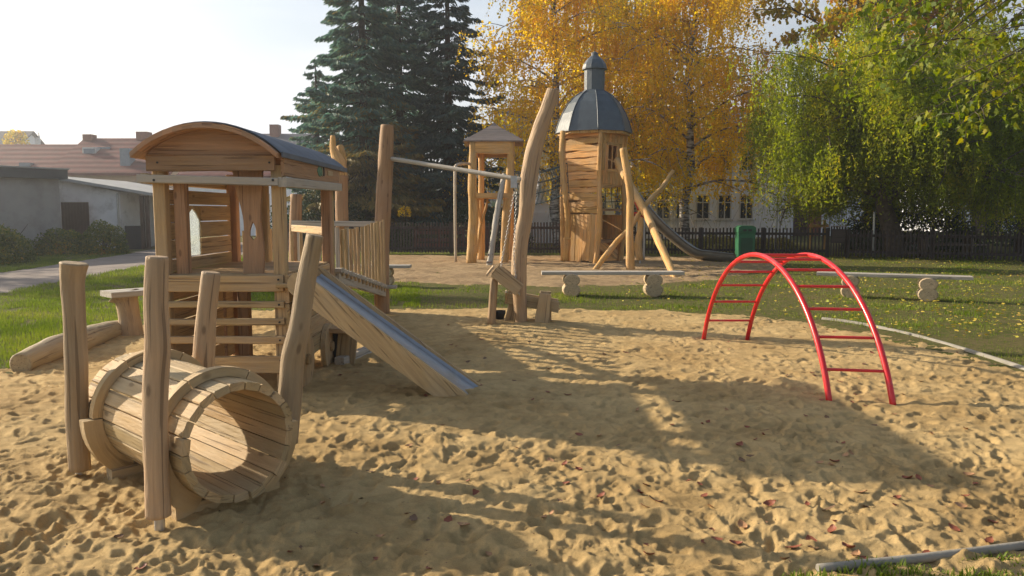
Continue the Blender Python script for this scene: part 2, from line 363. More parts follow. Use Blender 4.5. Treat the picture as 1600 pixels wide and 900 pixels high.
    def prism(s, poly, vec, rnd=None, smooth=False, e=None):
        """closed planar polygon (3-D points) pushed along vec"""
        n = len(poly); vec = Vector(vec); vs = [Vector(p) for p in poly]+[Vector(p)+vec for p in poly]
        fs = [list(range(n))[::-1], [n+i for i in range(n)]]
        o = len(vs); vs += [v.copy() for v in vs]
        for i in range(n):
            j = (i+1) % n; fs.append([o+i, o+j, o+n+j, o+n+i])
        e = (vs[1]-vs[0]).normalized() if e is None else Vector(e); nn = vec.normalized(); y = nn.cross(e)
        gs = [(v.dot(e), v.dot(y), v.dot(nn)) for v in vs]
        return s.add(vs, fs, gs, rnd, [False, False]+[smooth]*n)
    def lathe(s, c, prof, seg=24, rot=0.0, smooth=True, rnd=None):
        vs, gs, fs = [], [], []; c = Vector(c)
        for (r, z) in prof:
            for k in range(seg):
                th = 2*PI*k/seg+rot; vs.append(c+Vector((r*math.sin(th), -r*math.cos(th), z))); gs.append((z, r*math.sin(th), r*math.cos(th)))
        for i in range(len(prof)-1):
            for k in range(seg):
                j = (k+1) % seg; fs.append([i*seg+k, i*seg+j, (i+1)*seg+j, (i+1)*seg+k])
        fs.append([k for k in range(seg)][::-1]); fs.append([(len(prof)-1)*seg+k for k in range(seg)])
        return s.add(vs, fs, gs, rnd, [smooth]*(len(fs)-2)+[False, False])
    def build(s, name, m, parent=None, origin=None, kind=None):
        if parent is not None: o = wloc(parent)
        elif origin is not None: o = Vector(origin)
        else:
            zs = min(v.z for v in s.v); n = len(s.v)
            o = Vector((sum(v.x for v in s.v)/n, sum(v.y for v in s.v)/n, zs))
        me = bpy.data.meshes.new(name)
        me.from_pydata([tuple(v-o) for v in s.v], [], s.f)
        me.polygons.foreach_set('use_smooth', s.sm)
        a = me.attributes.new('gr', 'FLOAT_VECTOR', 'POINT'); a.data.foreach_set('vector', [c for g in s.g for c in g])
        a = me.attributes.new('rnd', 'FLOAT', 'POINT'); a.data.foreach_set('value', s.r)
        me.materials.append(m); me.update()
        ob = bpy.data.objects.new(name, me); C.objects.link(ob)
        if parent is not None: ob.parent = parent
        else: ob.location = o
        if kind: ob['kind'] = kind
        return ob

def npmesh(name, V, F, m, parent=None, rnd=None, smooth=False, kind=None, origin=(0, 0, 0)):
    """V (n,3), F (m,k) with constant k"""
    o = np.array(wloc(parent)) if parent is not None else np.array(origin, float)
    me = bpy.data.meshes.new(name); k = F.shape[1]
    me.vertices.add(len(V)); me.vertices.foreach_set('co', (V-o).astype(np.float32).ravel())
    me.loops.add(F.size); me.loops.foreach_set('vertex_index', F.astype(np.int32).ravel())
    me.polygons.add(len(F)); me.polygons.foreach_set('loop_start', (np.arange(len(F))*k).astype(np.int32))
    me.polygons.foreach_set('loop_total', np.full(len(F), k, np.int32))
    if smooth: me.polygons.foreach_set('use_smooth', np.ones(len(F), bool))
    if rnd is not None:
        a = me.attributes.new('rnd', 'FLOAT', 'POINT'); a.data.foreach_set('value', rnd.astype(np.float32))
    me.materials.append(m); me.update(calc_edges=True)
    ob = bpy.data.objects.new(name, me); C.objects.link(ob)
    if parent is not None: ob.parent = parent
    else: ob.location = tuple(o)
    if kind: ob['kind'] = kind
    return ob

# ------------------------------------------------------------------ ground
def vnoise(x, y, seed):
    xi = np.floor(x).astype(np.int64); yi = np.floor(y).astype(np.int64); fx = x-xi; fy = y-yi
    fx = fx*fx*(3-2*fx); fy = fy*fy*(3-2*fy)
    def h(a, b):
        n = (a*374761393+b*668265263+seed*1274126177) & 0x7fffffff
        n = ((n ^ (n >> 13))*1274126177) & 0x7fffffff
        return ((n ^ (n >> 16)) & 0xffff)/65535.0
    return (h(xi, yi)*(1-fx)+h(xi+1, yi)*fx)*(1-fy)+(h(xi, yi+1)*(1-fx)+h(xi+1, yi+1)*fx)*fy
def fbm(x, y, sc_, oct_, seed):
    t = np.zeros_like(x); a = 1.0; s = 0
    for i in range(oct_):
        t += a*(vnoise(x*sc_, y*sc_, seed+i*17)-0.5); s += a; a *= 0.5; sc_ *= 2.03
    return t/s
def sdist(X, Y, poly):
    """signed distance to a polygon, negative inside"""
    d = np.full(X.shape, 1e9); ins = np.zeros(X.shape, bool); n = len(poly)
    for i in range(n):
        ax, ay = poly[i]; bx, by = poly[(i+1) % n]; ex, ey = bx-ax, by-ay
        t = np.clip(((X-ax)*ex+(Y-ay)*ey)/(ex*ex+ey*ey), 0, 1)
        d = np.minimum(d, np.hypot(X-ax-t*ex, Y-ay-t*ey))
        if ay != by:
            c = ((ay > Y) != (by > Y)) & (X < (bx-ax)*(Y-ay)/(by-ay)+ax)
            ins ^= c
    return np.where(ins, -d, d)
def fan(y0, y1, ratio, u0, u1, nu):
    ny = int(math.log(y1/y0)/math.log(ratio))+1
    Y = y0*ratio**np.arange(ny); U = np.linspace(u0, u1, nu)
    YY, UU = np.meshgrid(Y, U, indexing='ij'); XX = UU*(YY+0.6)
    return XX, YY
def gridfaces(ny, nu):
    i = np.arange(ny-1)[:, None]*nu+np.arange(nu-1)[None, :]; i = i.ravel()
    return np.stack([i, i+1, i+nu+1, i+nu], 1)

SANDPOLY = [(-9, 0.8), (-7.2, 5.6), (-5.6, 7.2), (-5.0, 7.9), (-5.25, 10.2), (-4.6, 12.4), (-2, 12.6), (0, 12.5), (2.5, 12.2), (4.6, 11.3), (5.0, 9.2), (5.3, 7.8), (6.2, 5.6), (6.4, 4.3), (5.5, 0.8)]
GRAVPOLY = [(-4.9, 28.0), (-4.0, 18.2), (-2.2, 17.2), (0.5, 16.6), (3.5, 17.2), (5.0, 18.6), (7.2, 21.0), (8.6, 24.2), (7.6, 27.0), (3, 28.0), (-1, 28.2)]
PATHPOLY = [(-40, 12.0), (-16, 13.4), (-10.1, 15.2), (-11.1, 23.5), (-8.0, 40), (-7, 60), (-11, 60), (-14, 42), (-15.3, 33), (-13.3, 20.2), (-18, 18), (-40, 17)]

# sand
SY0, SR, SU0, SU1, SNU = 1.6, 1.0036, -0.96, 0.96, 1000
SX, SY = fan(SY0, 13.4, SR, SU0, SU1, SNU)
Z = fbm(SX, SY, 0.55, 3, 3)*0.10 + fbm(SX, SY, 2.3, 3, 9)*0.040 + fbm(SX, SY, 8.0, 3, 21)*0.022 + fbm(SX, SY, 24.0, 3, 5)*0.013 - np.abs(fbm(SX, SY, 5.0, 3, 61))*0.05
ny = SX.shape[0]
def stamp(cx, cy, a, b, th, dep, rim=0.35, sq=4):
    rr = max(a, b)*1.9
    i0 = int(np.clip(math.log(max(cy-rr, SY0)/SY0)/math.log(SR), 0, ny-1)); i1 = int(np.clip(math.log(max(cy+rr, SY0)/SY0)/math.log(SR)+2, 0, ny))
    if i1 <= i0: return
    def col(x, y): return ((x/(y+0.6))-SU0)/(SU1-SU0)*(SNU-1)
    cs = [col(cx-rr, cy-rr), col(cx+rr, cy-rr), col(cx-rr, cy+rr), col(cx+rr, cy+rr)]
    j0 = int(np.clip(min(cs)-1, 0, SNU-1)); j1 = int(np.clip(max(cs)+2, 0, SNU))
    if j1 <= j0: return
    dx = SX[i0:i1, j0:j1]-cx; dy = SY[i0:i1, j0:j1]-cy; c, s = math.cos(th), math.sin(th)
    q = np.sqrt(((dx*c+dy*s)/a)**2+((-dx*s+dy*c)/b)**2)
    Z[i0:i1, j0:j1] += -dep*np.exp(-q**sq)+rim*dep*np.exp(-((q-1.3)/0.28)**2)
for k in range(13000):
    y = 1.8*math.exp(random.random()*math.log(13/1.8)); 
    if random.random() < 0.35: y = random.uniform(2, 13)
    x = random.uniform(-0.95, 0.95)*(y+0.6)
    ty = random.random(); far = min(1.0, 0.6+y/14)
    if ty < 0.28: stamp(x, y, random.uniform(0.08, 0.14), random.uniform(0.035, 0.055), random.uniform(0, PI), random.uniform(0.009, 0.027)*far, 0.4, 5)
    elif ty < 0.8: stamp(x, y, random.uniform(0.022, 0.07), random.uniform(0.02, 0.045), random.uniform(0, PI), random.uniform(0.007, 0.024)*far, 0.35, 4)
    elif ty < 0.93: stamp(x, y, random.uniform(0.06, 0.16), random.uniform(0.03, 0.07), random.uniform(0, PI), -random.uniform(0.008, 0.022), 0.0, 2)
    else: stamp(x, y, random.uniform(0.12, 0.3), random.uniform(0.012, 0.025), random.uniform(0, PI), random.uniform(0.008, 0.018), 0.5, 2)
for (x, y, r_, d_) in [(-1.85, 3.83, .16, .035), (-2.6, 4.6, .16, .03), (-1.3, 4.4, .35, -.03), (-.35, 6.4, .5, -.05), (.2, 10.8, .6, -.06), (2.74, 6.47, .09, .03), (3.24, 6.36, .09, .03), (2.46, 9.6, .1, .03), (3.0, 9.6, .1, .03), (-2.0, 6.2, .8, .05)]:
    stamp(x, y, r_, r_, 0, d_, 0, 2)
for q in np.linspace(0, 1, 40): Z_ = 1; stamp(1.2+3.0*q, 3.235+0.78*q, .07, .07, 0, .012, 0, 2)
# shoe-tread ridges in a few prints
for k in range(26):
    y = random.uniform(2.9, 5.8); x = random.uniform(-0.4, 0.6)*y; th = random.uniform(0, PI); c, s = math.cos(th), math.sin(th)
    dx = SX-x; dy = SY-y; u = dx*c+dy*s; v = -dx*s+dy*c
    mk = np.exp(-((u/0.13)**2+(v/0.05)**2)**3)
    Z += mk*(0.0045*np.sin(u*2*PI/0.022)-0.008)
SDS = sdist(SX, SY, SANDPOLY)+fbm(SX, SY, 1.7, 4, 77)*0.55
KERBZONE = (SX > 4.2)
Z0 = Z.copy()
Z = Z*0.62+0.012 - np.clip(SDS+0.06, 0, 1)*0.30
V = np.stack([SX.ravel(), SY.ravel(), Z.ravel()], 1)
npmesh('sand', V, gridfaces(*SX.shape), SAND, smooth=True, kind='structure')
def sandz(x, y):
    i = int(np.clip(math.log(max(y, SY0)/SY0)/math.log(SR)+.5, 0, ny-1)); j = int(np.clip((x/(y+0.6)-SU0)/(SU1-SU0)*(SNU-1)+.5, 0, SNU-1))
    return float(Z[i, j])
# lawn, with the sand pit, gravel and path sunk out of it
GX, GY = fan(0.9, 250, 1.010, -1.3, 1.3, 420)
ZL = fbm(GX, GY, 1.3, 4, 31)*0.03*np.clip(20/GY, 0, 1)
sdl = sdist(GX, GY, SANDPOLY)
ZL = ZL - np.clip(-sdl-0.25, 0, 0.5)*0.5
ZL = ZL - np.clip(-sdist(GX, GY, GRAVPOLY), 0, 0.3)*0.05 - np.clip(-sdist(GX, GY, PATHPOLY), 0, 0.4)*0.12
npmesh('lawn', np.stack([GX.ravel(), GY.ravel(), ZL.ravel()], 1), gridfaces(*GX.shape), LAWN, smooth=True, kind='structure')
b = MB(); b.add([(-335, -60, -0.6), (335, -60, -0.6), (335, 258, -0.6), (-335, 258, -0.6)], [[0, 1, 2, 3]]); b.build('ground', LAWN, origin=(0, 0, -0.6), kind='structure')
# gravel play area behind
HX, HY = fan(14.5, 30, 1.0035, -0.45, 0.6, 420)
sdg = sdist(HX, HY, GRAVPOLY)+fbm(HX, HY, 0.9, 4, 91)*1.4
ZG = 0.012+fbm(HX, HY, 1.0, 3, 13)*0.05+fbm(HX, HY, 4.5, 3, 44)*0.075 - np.clip(sdg+0.15, 0, 2)*0.10
npmesh('gravel_area', np.stack([HX.ravel(), HY.ravel(), ZG.ravel()], 1), gridfaces(*HX.shape), GRAVEL, smooth=True, kind='structure')
# path
QX, QY = fan(11.5, 62, 1.008, -2.2, -0.1, 300)
sdp = sdist(QX, QY, PATHPOLY)+fbm(QX, QY, 0.8, 3, 8)*0.5
ZP = 0.012+fbm(QX, QY, 1.0, 3, 63)*0.02 - np.clip(sdp+0.1, 0, 2)*0.12
npmesh('path', np.stack([QX.ravel(), QY.ravel(), ZP.ravel()], 1), gridfaces(*QX.shape), PATHM, smooth=True, kind='structure')

# ------------------------------------------------------------------ air
hm = bpy.data.materials.new('haze_air'); hm.use_nodes = True; hm.node_tree.nodes.clear()
ho = hm.node_tree.nodes.new('ShaderNodeOutputMaterial'); pv = hm.node_tree.nodes.new('ShaderNodeVolumePrincipled')
pv.inputs['Density'].default_value = 0.0015; pv.inputs['Color'].default_value = (0.93, 0.96, 1.0, 1); pv.inputs['Anisotropy'].default_value = 0.68
hm.node_tree.links.new(pv.outputs[0], ho.inputs['Volume'])
b = MB(); b.box(-345, 345, -66, 268, -1.6, 28); b.build('haze', hm, origin=(0, 0, 0), kind='stuff'); T(bpy.data.objects['haze'], 'thin pale autumn haze filling the air over the playground', 'haze')

# ------------------------------------------------------------------ grass blades
def inpoly(x, y, poly, seed=None, amp=0, sc_=1): 
    return sdist(x, y, poly)
GRASS = leafmat('grass_blade', [(0.0, (0.08, 0.125, 0.012)), (0.45, (0.17, 0.235, 0.022)), (0.8, (0.28, 0.30, 0.05)), (1.0, (0.36, 0.30, 0.12))], 0.4, 1.2)
def blades(name, n, y0, y1, u0, u1, hmin, hmax, thin=0.0, seed=1, wk=0.0011):
    rg = np.random.default_rng(seed)
    y = y0*np.exp(rg.random(n)*math.log(y1/y0)); x = (u0+(u1-u0)*rg.random(n))*y
    sdS = sdist(x, y, SANDPOLY)+fbm(x, y, 1.7, 4, 77)*0.55
    sdG = sdist(x, y, GRAVPOLY)+fbm(x, y, 0.9, 4, 91)*1.4; sdP = sdist(x, y, PATHPOLY)+fbm(x, y, 0.8, 3, 8)*0.5
    keep = (sdS > 0.03) & (sdG > 0.0) & (sdP > 0.0)
    pn = fbm(x, y, 1.1, 4, 55)*2+0.5
    keep &= rg.random(n) > thin*np.clip(1.5*(pn), 0, 1)
    near = np.clip(sdS, 0, 0.6)/0.6; nearG = np.clip(sdG, 0, 1.2)/1.2
    keep &= rg.random(n) < 0.25+0.75*np.minimum(near, nearG)
    keep &= fbm(x, y, 2.6, 3, 140) < 0.17
    x, y, pn = x[keep], y[keep], pn[keep]; n = len(x)
    h = (hmin+(hmax-hmin)*rg.random(n))*(0.6+0.8*np.clip(1-pn, 0, 1)); wd = np.maximum(0.004, wk*y)*(0.6+rg.random(n)*.8)
    a = rg.random(n)*6.283; le = (rg.random(n)-.2)*0.6*h; la = rg.random(n)*6.283
    bx, by = np.cos(a)*wd/2, np.sin(a)*wd/2
    tx, ty = x+np.cos(la)*le, y+np.sin(la)*le
    V = np.empty((n, 3, 3)); V[:, 0] = np.stack([x-bx, y-by, np.full(n, -0.02)], 1); V[:, 1] = np.stack([x+bx, y+by, np.full(n, -0.02)], 1); V[:, 2] = np.stack([tx, ty, h], 1)
    rnd = np.repeat(np.clip(rg.random(n)*0.7+0.25*pn, 0, 1), 3)
    o = npmesh(name, V.reshape(-1, 3), np.arange(3*n).reshape(-1, 3), GRASS, rnd=rnd, kind='stuff')
    return o
g = blades('grass', 230000, 7.2, 30, -0.74, -0.12, 0.025, 0.065, 0.3, 1); T(g, 'sunlit short green grass on the lawn left of the sandpit', 'grass')
g = blades('grass', 230000, 7.0, 30, -0.3, 0.85, 0.02, 0.055, 0.85, 2); T(g, 'patchy short grass around the benches between sandpit and fence', 'grass')

def npleaves(cent, size, asp, rg, hang=0.0, droop=None):
    """rhombic leaf cards at cent; returns V (n*4,3), F"""
    n = len(cent)
    d = rg.normal(size=(n, 3)); 
    if hang: d[:, 2] -= hang
    d /= np.linalg.norm(d, axis=1)[:, None]
    q = rg.normal(size=(n, 3)); s = np.cross(d, q); s /= np.linalg.norm(s, axis=1)[:, None]+1e-9
    L_ = (size*(0.65+0.7*rg.random(n)))[:, None]
    V = np.empty((n, 4, 3)); V[:, 0] = cent-d*L_*.5; V[:, 1] = cent+s*L_*asp*.5+d*L_*0.05; V[:, 2] = cent+d*L_*.5; V[:, 3] = cent-s*L_*asp*.5+d*L_*0.05
    return V.reshape(-1, 3), np.arange(4*n).reshape(-1, 4)

# near grass tuft at the kerb, lower right
rg = np.random.default_rng(5)
def tuft(name, cs, n, hh, label):
    mbv = []; 
    for (cx, cy, r_) in cs:
        for k in range(int(n*r_)):
            a = rg.random()*6.283; q = math.sqrt(rg.random())*r_; x = cx+q*math.cos(a)*1.6; y = cy+q*math.sin(a)*.45
            h = hh*(0.45+rg.random()*.75)*(1-0.4*q/r_); la = rg.random()*6.283; le = h*(0.2+rg.random()*.6); wd = 0.0028+0.002*rg.random(); wa = la+PI/2
            wx, wy = math.cos(wa)*wd, math.sin(wa)*wd
            p1 = (x+math.cos(la)*le*.25, y+math.sin(la)*le*.25, h*.55); p2 = (x+math.cos(la)*le*.65, y+math.sin(la)*le*.65, h*.88); tip = (x+math.cos(la)*le*1.05, y+math.sin(la)*le*1.05, h)
            for (a0, a1, f0, f1) in (((x, y, -.01), p1, 1, .9), (p1, p2, .9, .6), (p2, tip, .6, .08)):
                mbv += [(a0[0]-wx*f0, a0[1]-wy*f0, a0[2]), (a0[0]+wx*f0, a0[1]+wy*f0, a0[2]), (a1[0]+wx*f1, a1[1]+wy*f1, a1[2]), (a1[0]-wx*f1, a1[1]-wy*f1, a1[2])]
    V = np.array(mbv); n4 = len(V)//4
    o = npmesh(name, V, np.arange(len(V)).reshape(-1, 4), GRASS, rnd=np.repeat(np.repeat(rg.random(n4//3), 3), 4), kind='stuff'); T(o, label, 'grass')
tuft('grass', [(1.62, 3.27, .13), (1.75, 3.22, .10), (2.2, 3.34, .12), (1.30, 3.17, .10), (2.05, 3.20, .12)], 1500, 0.062, 'green grass blades growing behind the pale kerb in the lower right corner')

# ------------------------------------------------------------------ trees
def tubes(pls, seg=6):
    """list of (pts, radii) -> V,F numpy quads"""
    Vs, Fs, o = [], [], 0
    th = np.arange(seg)*2*PI/seg
    for pts, rad in pls:
        p = np.array(pts, float); r = np.array(rad, float); m = len(p)
        t = np.gradient(p, axis=0); t /= np.linalg.norm(t, axis=1)[:, None]+1e-9
        ref = np.array([0.0, 0, 1]) if abs(t[0, 2]) < 0.8 else np.array([1.0, 0, 0])
        u = ref-t*(t@ref)[:, None]; u /= np.linalg.norm(u, axis=1)[:, None]+1e-9; v = np.cross(t, u)
        ring = p[:, None, :]+r[:, None, None]*(u[:, None, :]*np.cos(th)[None, :, None]+v[:, None, :]*np.sin(th)[None, :, None])
        Vs.append(ring.reshape(-1, 3))
        i = (np.arange(m-1)[:, None]*seg+np.arange(seg)[None, :]); j = (np.arange(m-1)[:, None]*seg+(np.arange(seg)+1)[None, :] % seg)
        Fs.append((np.stack([i, j, j+seg, i+seg], 2).reshape(-1, 4))+o); o += m*seg
    return np.concatenate(Vs), np.concatenate(Fs)
def polylimb(start, az, el, L_, grav, rg, n=6, wig=0.12):
    pts = [np.array(start, float)]; d = np.array([math.sin(az)*math.cos(el), math.cos(az)*math.cos(el), math.sin(el)])
    for k in range(n):
        d = d+rg.normal(size=3)*wig; d[2] -= grav/n; d /= np.linalg.norm(d); pts.append(pts[-1]+d*L_/n)
    return pts
def along(pts, t):
    x = t*(len(pts)-1); i = min(int(x), len(pts)-2); return pts[i]*(1-(x-i))+pts[i+1]*(x-i)

def weeping(name, label, cat, base, H, r0, lean, nl, t0, Lf, el, grav, strand, nst, lpm, leafsize, asp, mat, bark, seed, group=None, sub=5, zcut=99, trunkpts=None, zmin=1.2):
    rg = np.random.default_rng(seed); base = np.array(base, float)
    root = thing(name, label, cat, tuple(base), group)
    if trunkpts is None:
        tp = [base+np.array([lean[0]*k/8, lean[1]*k/8, H*k/8])+np.append(rg.normal(size=2)*0.10*(k > 0), 0) for k in range(9)]
    else: tp = [np.array(p, float) for p in trunkpts]
    pls = [(tp, [r0*(1-0.85*(k/(len(tp)-1)))+0.02 for k in range(len(tp))])]
    anc = []
    for i in range(nl):
        t = t0+(1-t0)*((i+rg.random())/nl)**0.9; s = along(tp, min(t, 0.995)); az = i*2.39996+rg.normal()*.3; L_ = Lf(t)*(0.75+0.5*rg.random())
        p = polylimb(s, az, el(t)+rg.normal()*.12, L_, grav, rg); rr = r0*0.32*(1-t*.6)
        pls.append((p, [rr*(1-0.85*q/6)+0.008 for q in range(7)]))
        for q in range(int(sub)):
            tt = 0.25+0.75*rg.random(); s2 = along(p, tt); p2 = polylimb(s2, az+rg.normal()*.8, el(t)*.5+rg.normal()*.35, L_*(0.25+0.3*rg.random()), grav*.9, rg, 4)
            pls.append((p2, [rr*.35*(1-0.8*z/4)+0.005 for z in range(5)])); 
            for z in range(3): anc.append(along(p2, 0.2+0.8*rg.random()))
        for q in range(3): anc.append(along(p, 0.3+0.7*rg.random()))
    anc = np.array(anc); ns = len(anc)*nst
    a = anc[np.repeat(np.arange(len(anc)), nst)]+rg.normal(size=(ns, 3))*[0.28, 0.28, 0.15]
    ln = strand[0]+(strand[1]-strand[0])*rg.random(ns)**1.3
    drift = rg.normal(size=(ns, 2))*0.22
    k = np.maximum(2, (ln*lpm).astype(int)); idx = np.repeat(np.arange(ns), k); n = len(idx)
    t = rg.random(n); cen = a[idx].copy(); cen[:, 2] -= t*ln[idx]; cen[:, :2] += drift[idx]*(t*ln[idx])[:, None]; cen += rg.normal(size=(n, 3))*0.035
    cen = cen[cen[:, 2] > zmin+0.5*rg.normal(size=len(cen))]
    cen = cen[cen[:, 2] < zcut]
    V, F = npleaves(cen, leafsize, asp, rg, hang=0.9)
    print(name, 'leaves', len(F))
    tV, tF = tubes(pls[:1], 10); npmesh('trunk', tV, tF, bark, root, smooth=True)
    # thin hanging twigs
    pick = rg.choice(ns, min(ns, 900), replace=False)
    for q in pick: pls.append(([a[q], a[q]+[drift[q, 0]*ln[q]*.5, drift[q, 1]*ln[q]*.5, -ln[q]*.5], a[q]+[drift[q, 0]*ln[q], drift[q, 1]*ln[q], -ln[q]]], [0.006, 0.005, 0.003]))
    tV, tF = tubes(pls[1:], 5); npmesh('branches', tV, tF, bark, root, smooth=True)
    npmesh('crown', V, F, mat, root, rnd=np.repeat(rg.random(len(F)), 4))
    return root

BIRCHL = leafmat('birch_leaf', [(0.0, (0.46, 0.29, 0.012)), (0.35, (0.68, 0.455, 0.02)), (0.7, (0.76, 0.56, 0.04)), (1.0, (0.42, 0.42, 0.06))], 0.62, 1.5)
BIRCHG = leafmat('greenish_birch_leaf', [(0.0, (0.24, 0.24, 0.015)), (0.35, (0.44, 0.36, 0.018)), (0.7, (0.62, 0.47, 0.03)), (1.0, (0.36, 0.38, 0.05))], 0.62, 1.5)
WILLOWL = leafmat('willow_leaf', [(0.0, (0.10, 0.13, 0.014)), (0.4, (0.205, 0.25, 0.024)), (0.75, (0.31, 0.33, 0.035)), (1.0, (0.48, 0.39, 0.05))], 0.62, 1.5)
OAKL = leafmat('oak_leaf', [(0.0, (0.22, 0.24, 0.02)), (0.4, (0.48, 0.38, 0.03)), (0.75, (0.66, 0.42, 0.03)), (1.0, (0.52, 0.27, 0.02))], 0.5, 1.35)
SPRUCEL = leafmat('spruce_needles', [(0.0, (0.05, 0.11, 0.105)), (0.45, (0.09, 0.18, 0.15)), (0.8, (0.15, 0.25, 0.17)), (1.0, (0.28, 0.23, 0.09))], 0.35, 1.3)
SPRUCEB = leafmat('browned_spruce_needles', [(0.0, (0.09, 0.10, 0.035)), (0.4, (0.20, 0.16, 0.05)), (0.75, (0.30, 0.21, 0.055)), (1.0, (0.36, 0.24, 0.06))], 0.25, 1.1)
SPRUCED = leafmat('dark_spruce_needles', [(0.0, (0.04, 0.08, 0.082)), (0.5, (0.075, 0.13, 0.12)), (1.0, (0.13, 0.18, 0.13))], 0.3, 1.2)
BUSHL = leafmat('bush_leaf', [(0.0, (0.05, 0.09, 0.012)), (0.5, (0.10, 0.14, 0.02)), (0.85, (0.30, 0.26, 0.03)), (1.0, (0.40, 0.20, 0.03))], 0.35, 1.2)
STRAW = leafmat('straw_leaf', [(0.0, (0.16, 0.16, 0.04)), (0.5, (0.33, 0.29, 0.08)), (1.0, (0.48, 0.40, 0.15))], 0.35, 1.2)
HEDGEL = leafmat('dark_hedge_leaf', [(0.0, (0.02, 0.04, 0.016)), (0.6, (0.045, 0.075, 0.025)), (1.0, (0.09, 0.11, 0.03))], 0.2, 1.1)
MAPLEL = leafmat('maple_leaf', [(0.0, (0.06, 0.10, 0.012)), (0.45, (0.14, 0.19, 0.018)), (0.8, (0.30, 0.31, 0.03)), (1.0, (0.50, 0.38, 0.03))], 0.45, 1.3)

def spruce(label, base, H, R0, mats, seed, dens=1.0, z0=1.5, zmax=15, rtop=0.0, split=None, group='spruces behind the fence'):
    rg = np.random.default_rng(seed); base = np.array(base, float)
    root = thing('spruce_tree', label, 'tree', tuple(base), group)
    pls = [([base+[0, 0, H*k/6] for k in range(7)], [0.30*(1-k/6.4) for k in range(7)])]
    C1, D1, S1 = [], [], []
    z = z0; bi = 0
    while z < min(H-0.5, zmax):
        f = (1-z/H)
        Rz = R0*f**0.75*(0.78+0.3*rg.random())
        nb = 6 if f > .3 else 5
        for k in range(nb):
            az = bi*1.1+k*2*PI/nb+rg.normal()*.25; L_ = Rz*(0.7+0.5*rg.random())
            p = [base+[0, 0, z+rg.normal()*.30]]; d = np.array([math.cos(az), math.sin(az), 0.12-0.35*(1-z/H)+rg.normal()*.12])
            for q in range(7):
                d[2] += (-0.10 if q < 3 else 0.11); d /= np.linalg.norm(d); p.append(p[-1]+d*L_/7)
            pls.append((p, [0.035*(1-q/7.6) for q in range(8)]))
            side = np.array([-math.sin(az), math.cos(az), 0])
            m = int(L_*125*dens)
            t = 0.15+0.85*rg.random(m)**0.8
            for tt in t:
                s = along(p, tt); sg = 1 if rg.random() < .5 else -1; w_ = (1.15-tt)*0.42*L_*rg.random()**.8
                c = s+side*sg*w_+d*w_*0.5+np.array([0, 0, -0.10*rg.random()-w_*0.22])
                dd = side*sg*0.7+d*0.8+np.array([0, 0, -0.55-0.5*rg.random()])+rg.normal(size=3)*.25
                C1.append(c); D1.append(dd); S1.append(0.18+0.20*rg.random())
        z += 0.33+0.1*rg.random(); bi += 1
    C1 = np.array(C1); D1 = np.array(D1); D1 /= np.linalg.norm(D1, axis=1)[:, None]; S1 = np.array(S1)[:, None]; n = len(C1)
    q = rg.normal(size=(n, 3)); s = np.cross(D1, q); s /= np.linalg.norm(s, axis=1)[:, None]
    V = np.empty((n, 4, 3)); V[:, 0] = C1-D1*S1*.5; V[:, 1] = C1+s*S1*.14; V[:, 2] = C1+D1*S1*.5; V[:, 3] = C1-s*S1*.14
    print('spruce', n)
    tV, tF = tubes(pls[:1], 8); npmesh('trunk', tV, tF, BARK, root, smooth=True)
    tV, tF = tubes(pls[1:], 4); npmesh('branches', tV, tF, BARK, root, smooth=True)
    rn = rg.random(n)
    if split is None:
        npmesh('crown', V.reshape(-1, 3), np.arange(4*n).reshape(-1, 4), mats[0], root, rnd=np.repeat(rn, 4))
    else:
        br = (C1[:, 2]+rg.normal(size=n)*0.9+fbm(C1[:, 0], C1[:, 2], 0.8, 3, 5)*6) < split
        Vb = V[br].reshape(-1, 3); npmesh('browned_lower_crown', Vb, np.arange(len(Vb)).reshape(-1, 4), mats[1], root, rnd=np.repeat(rn[br], 4))
        Va = V[~br].reshape(-1, 3); npmesh('crown', Va, np.arange(len(Va)).reshape(-1, 4), mats[0], root, rnd=np.repeat(rn[~br], 4))
    return root
def at(px, Y): 
    p = P(px, 400, Y); return (p.x, Y, 0)
spruce('large blue-green spruce with browned lower branches left of the birches', at(572, 36), 18.5, 4.2, (SPRUCEL, SPRUCEB), 3, 1.15, 1.0, 15.5, split=4.6)
spruce('blue-green spruce standing just behind the large browned one', at(628, 40), 17.5, 4.3, (SPRUCEL, SPRUCEB), 4, 0.9, 1.2, 15.5, split=2.2)
spruce('darker thinner spruce between the large spruce and the yellow birches', at(702, 38.5), 16.5, 3.9, (SPRUCED,), 5, 0.8, 2.2, 15)
spruce('low spruce at the left edge of the dark spruce group', at(500, 42), 9.8, 3.0, (SPRUCEL,), 6, 0.8, 0.6, 12)
bd = 'birches behind the fence'
weeping('birch_tree', 'yellow birch with a pale trunk rising above the curved post of the sand hoist', 'tree', at(873, 36.5), 14, 0.24, (-0.3, 0), 36, 0.15, lambda t: 5.4*(1-t*.5), lambda t: 0.5+0.4*t, 0.9, (0.5, 2.6), 7, 10, 0.125, 0.66, BIRCHL, BIRCH, 21, bd, 5, 12.3, zmin=2.5)
weeping('birch_tree', 'yellow birch whose mottled trunk stands right of the tower slide', 'tree', at(1070, 37.5), 15, 0.23, (0.1, 0), 38, 0.12, lambda t: 5.2*(1-t*.5), lambda t: 0.5+0.4*t, 1.0, (0.7, 3.2), 7, 10, 0.125, 0.66, BIRCHL, BIRCH, 22, bd, 5, 12.3, zmin=2.5)
weeping('birch_tree', 'greenish yellow birch filling the space behind the tower dome', 'tree', at(985, 40.5), 15.5, 0.22, (0.2, 0), 34, 0.12, lambda t: 5.2*(1-t*.5), lambda t: 0.5+0.4*t, 1.0, (0.7, 3.0), 7, 10, 0.125, 0.66, BIRCHG, BIRCH, 23, bd, 5, 13, zmin=2.6)
wt = at(1402, 27.6)
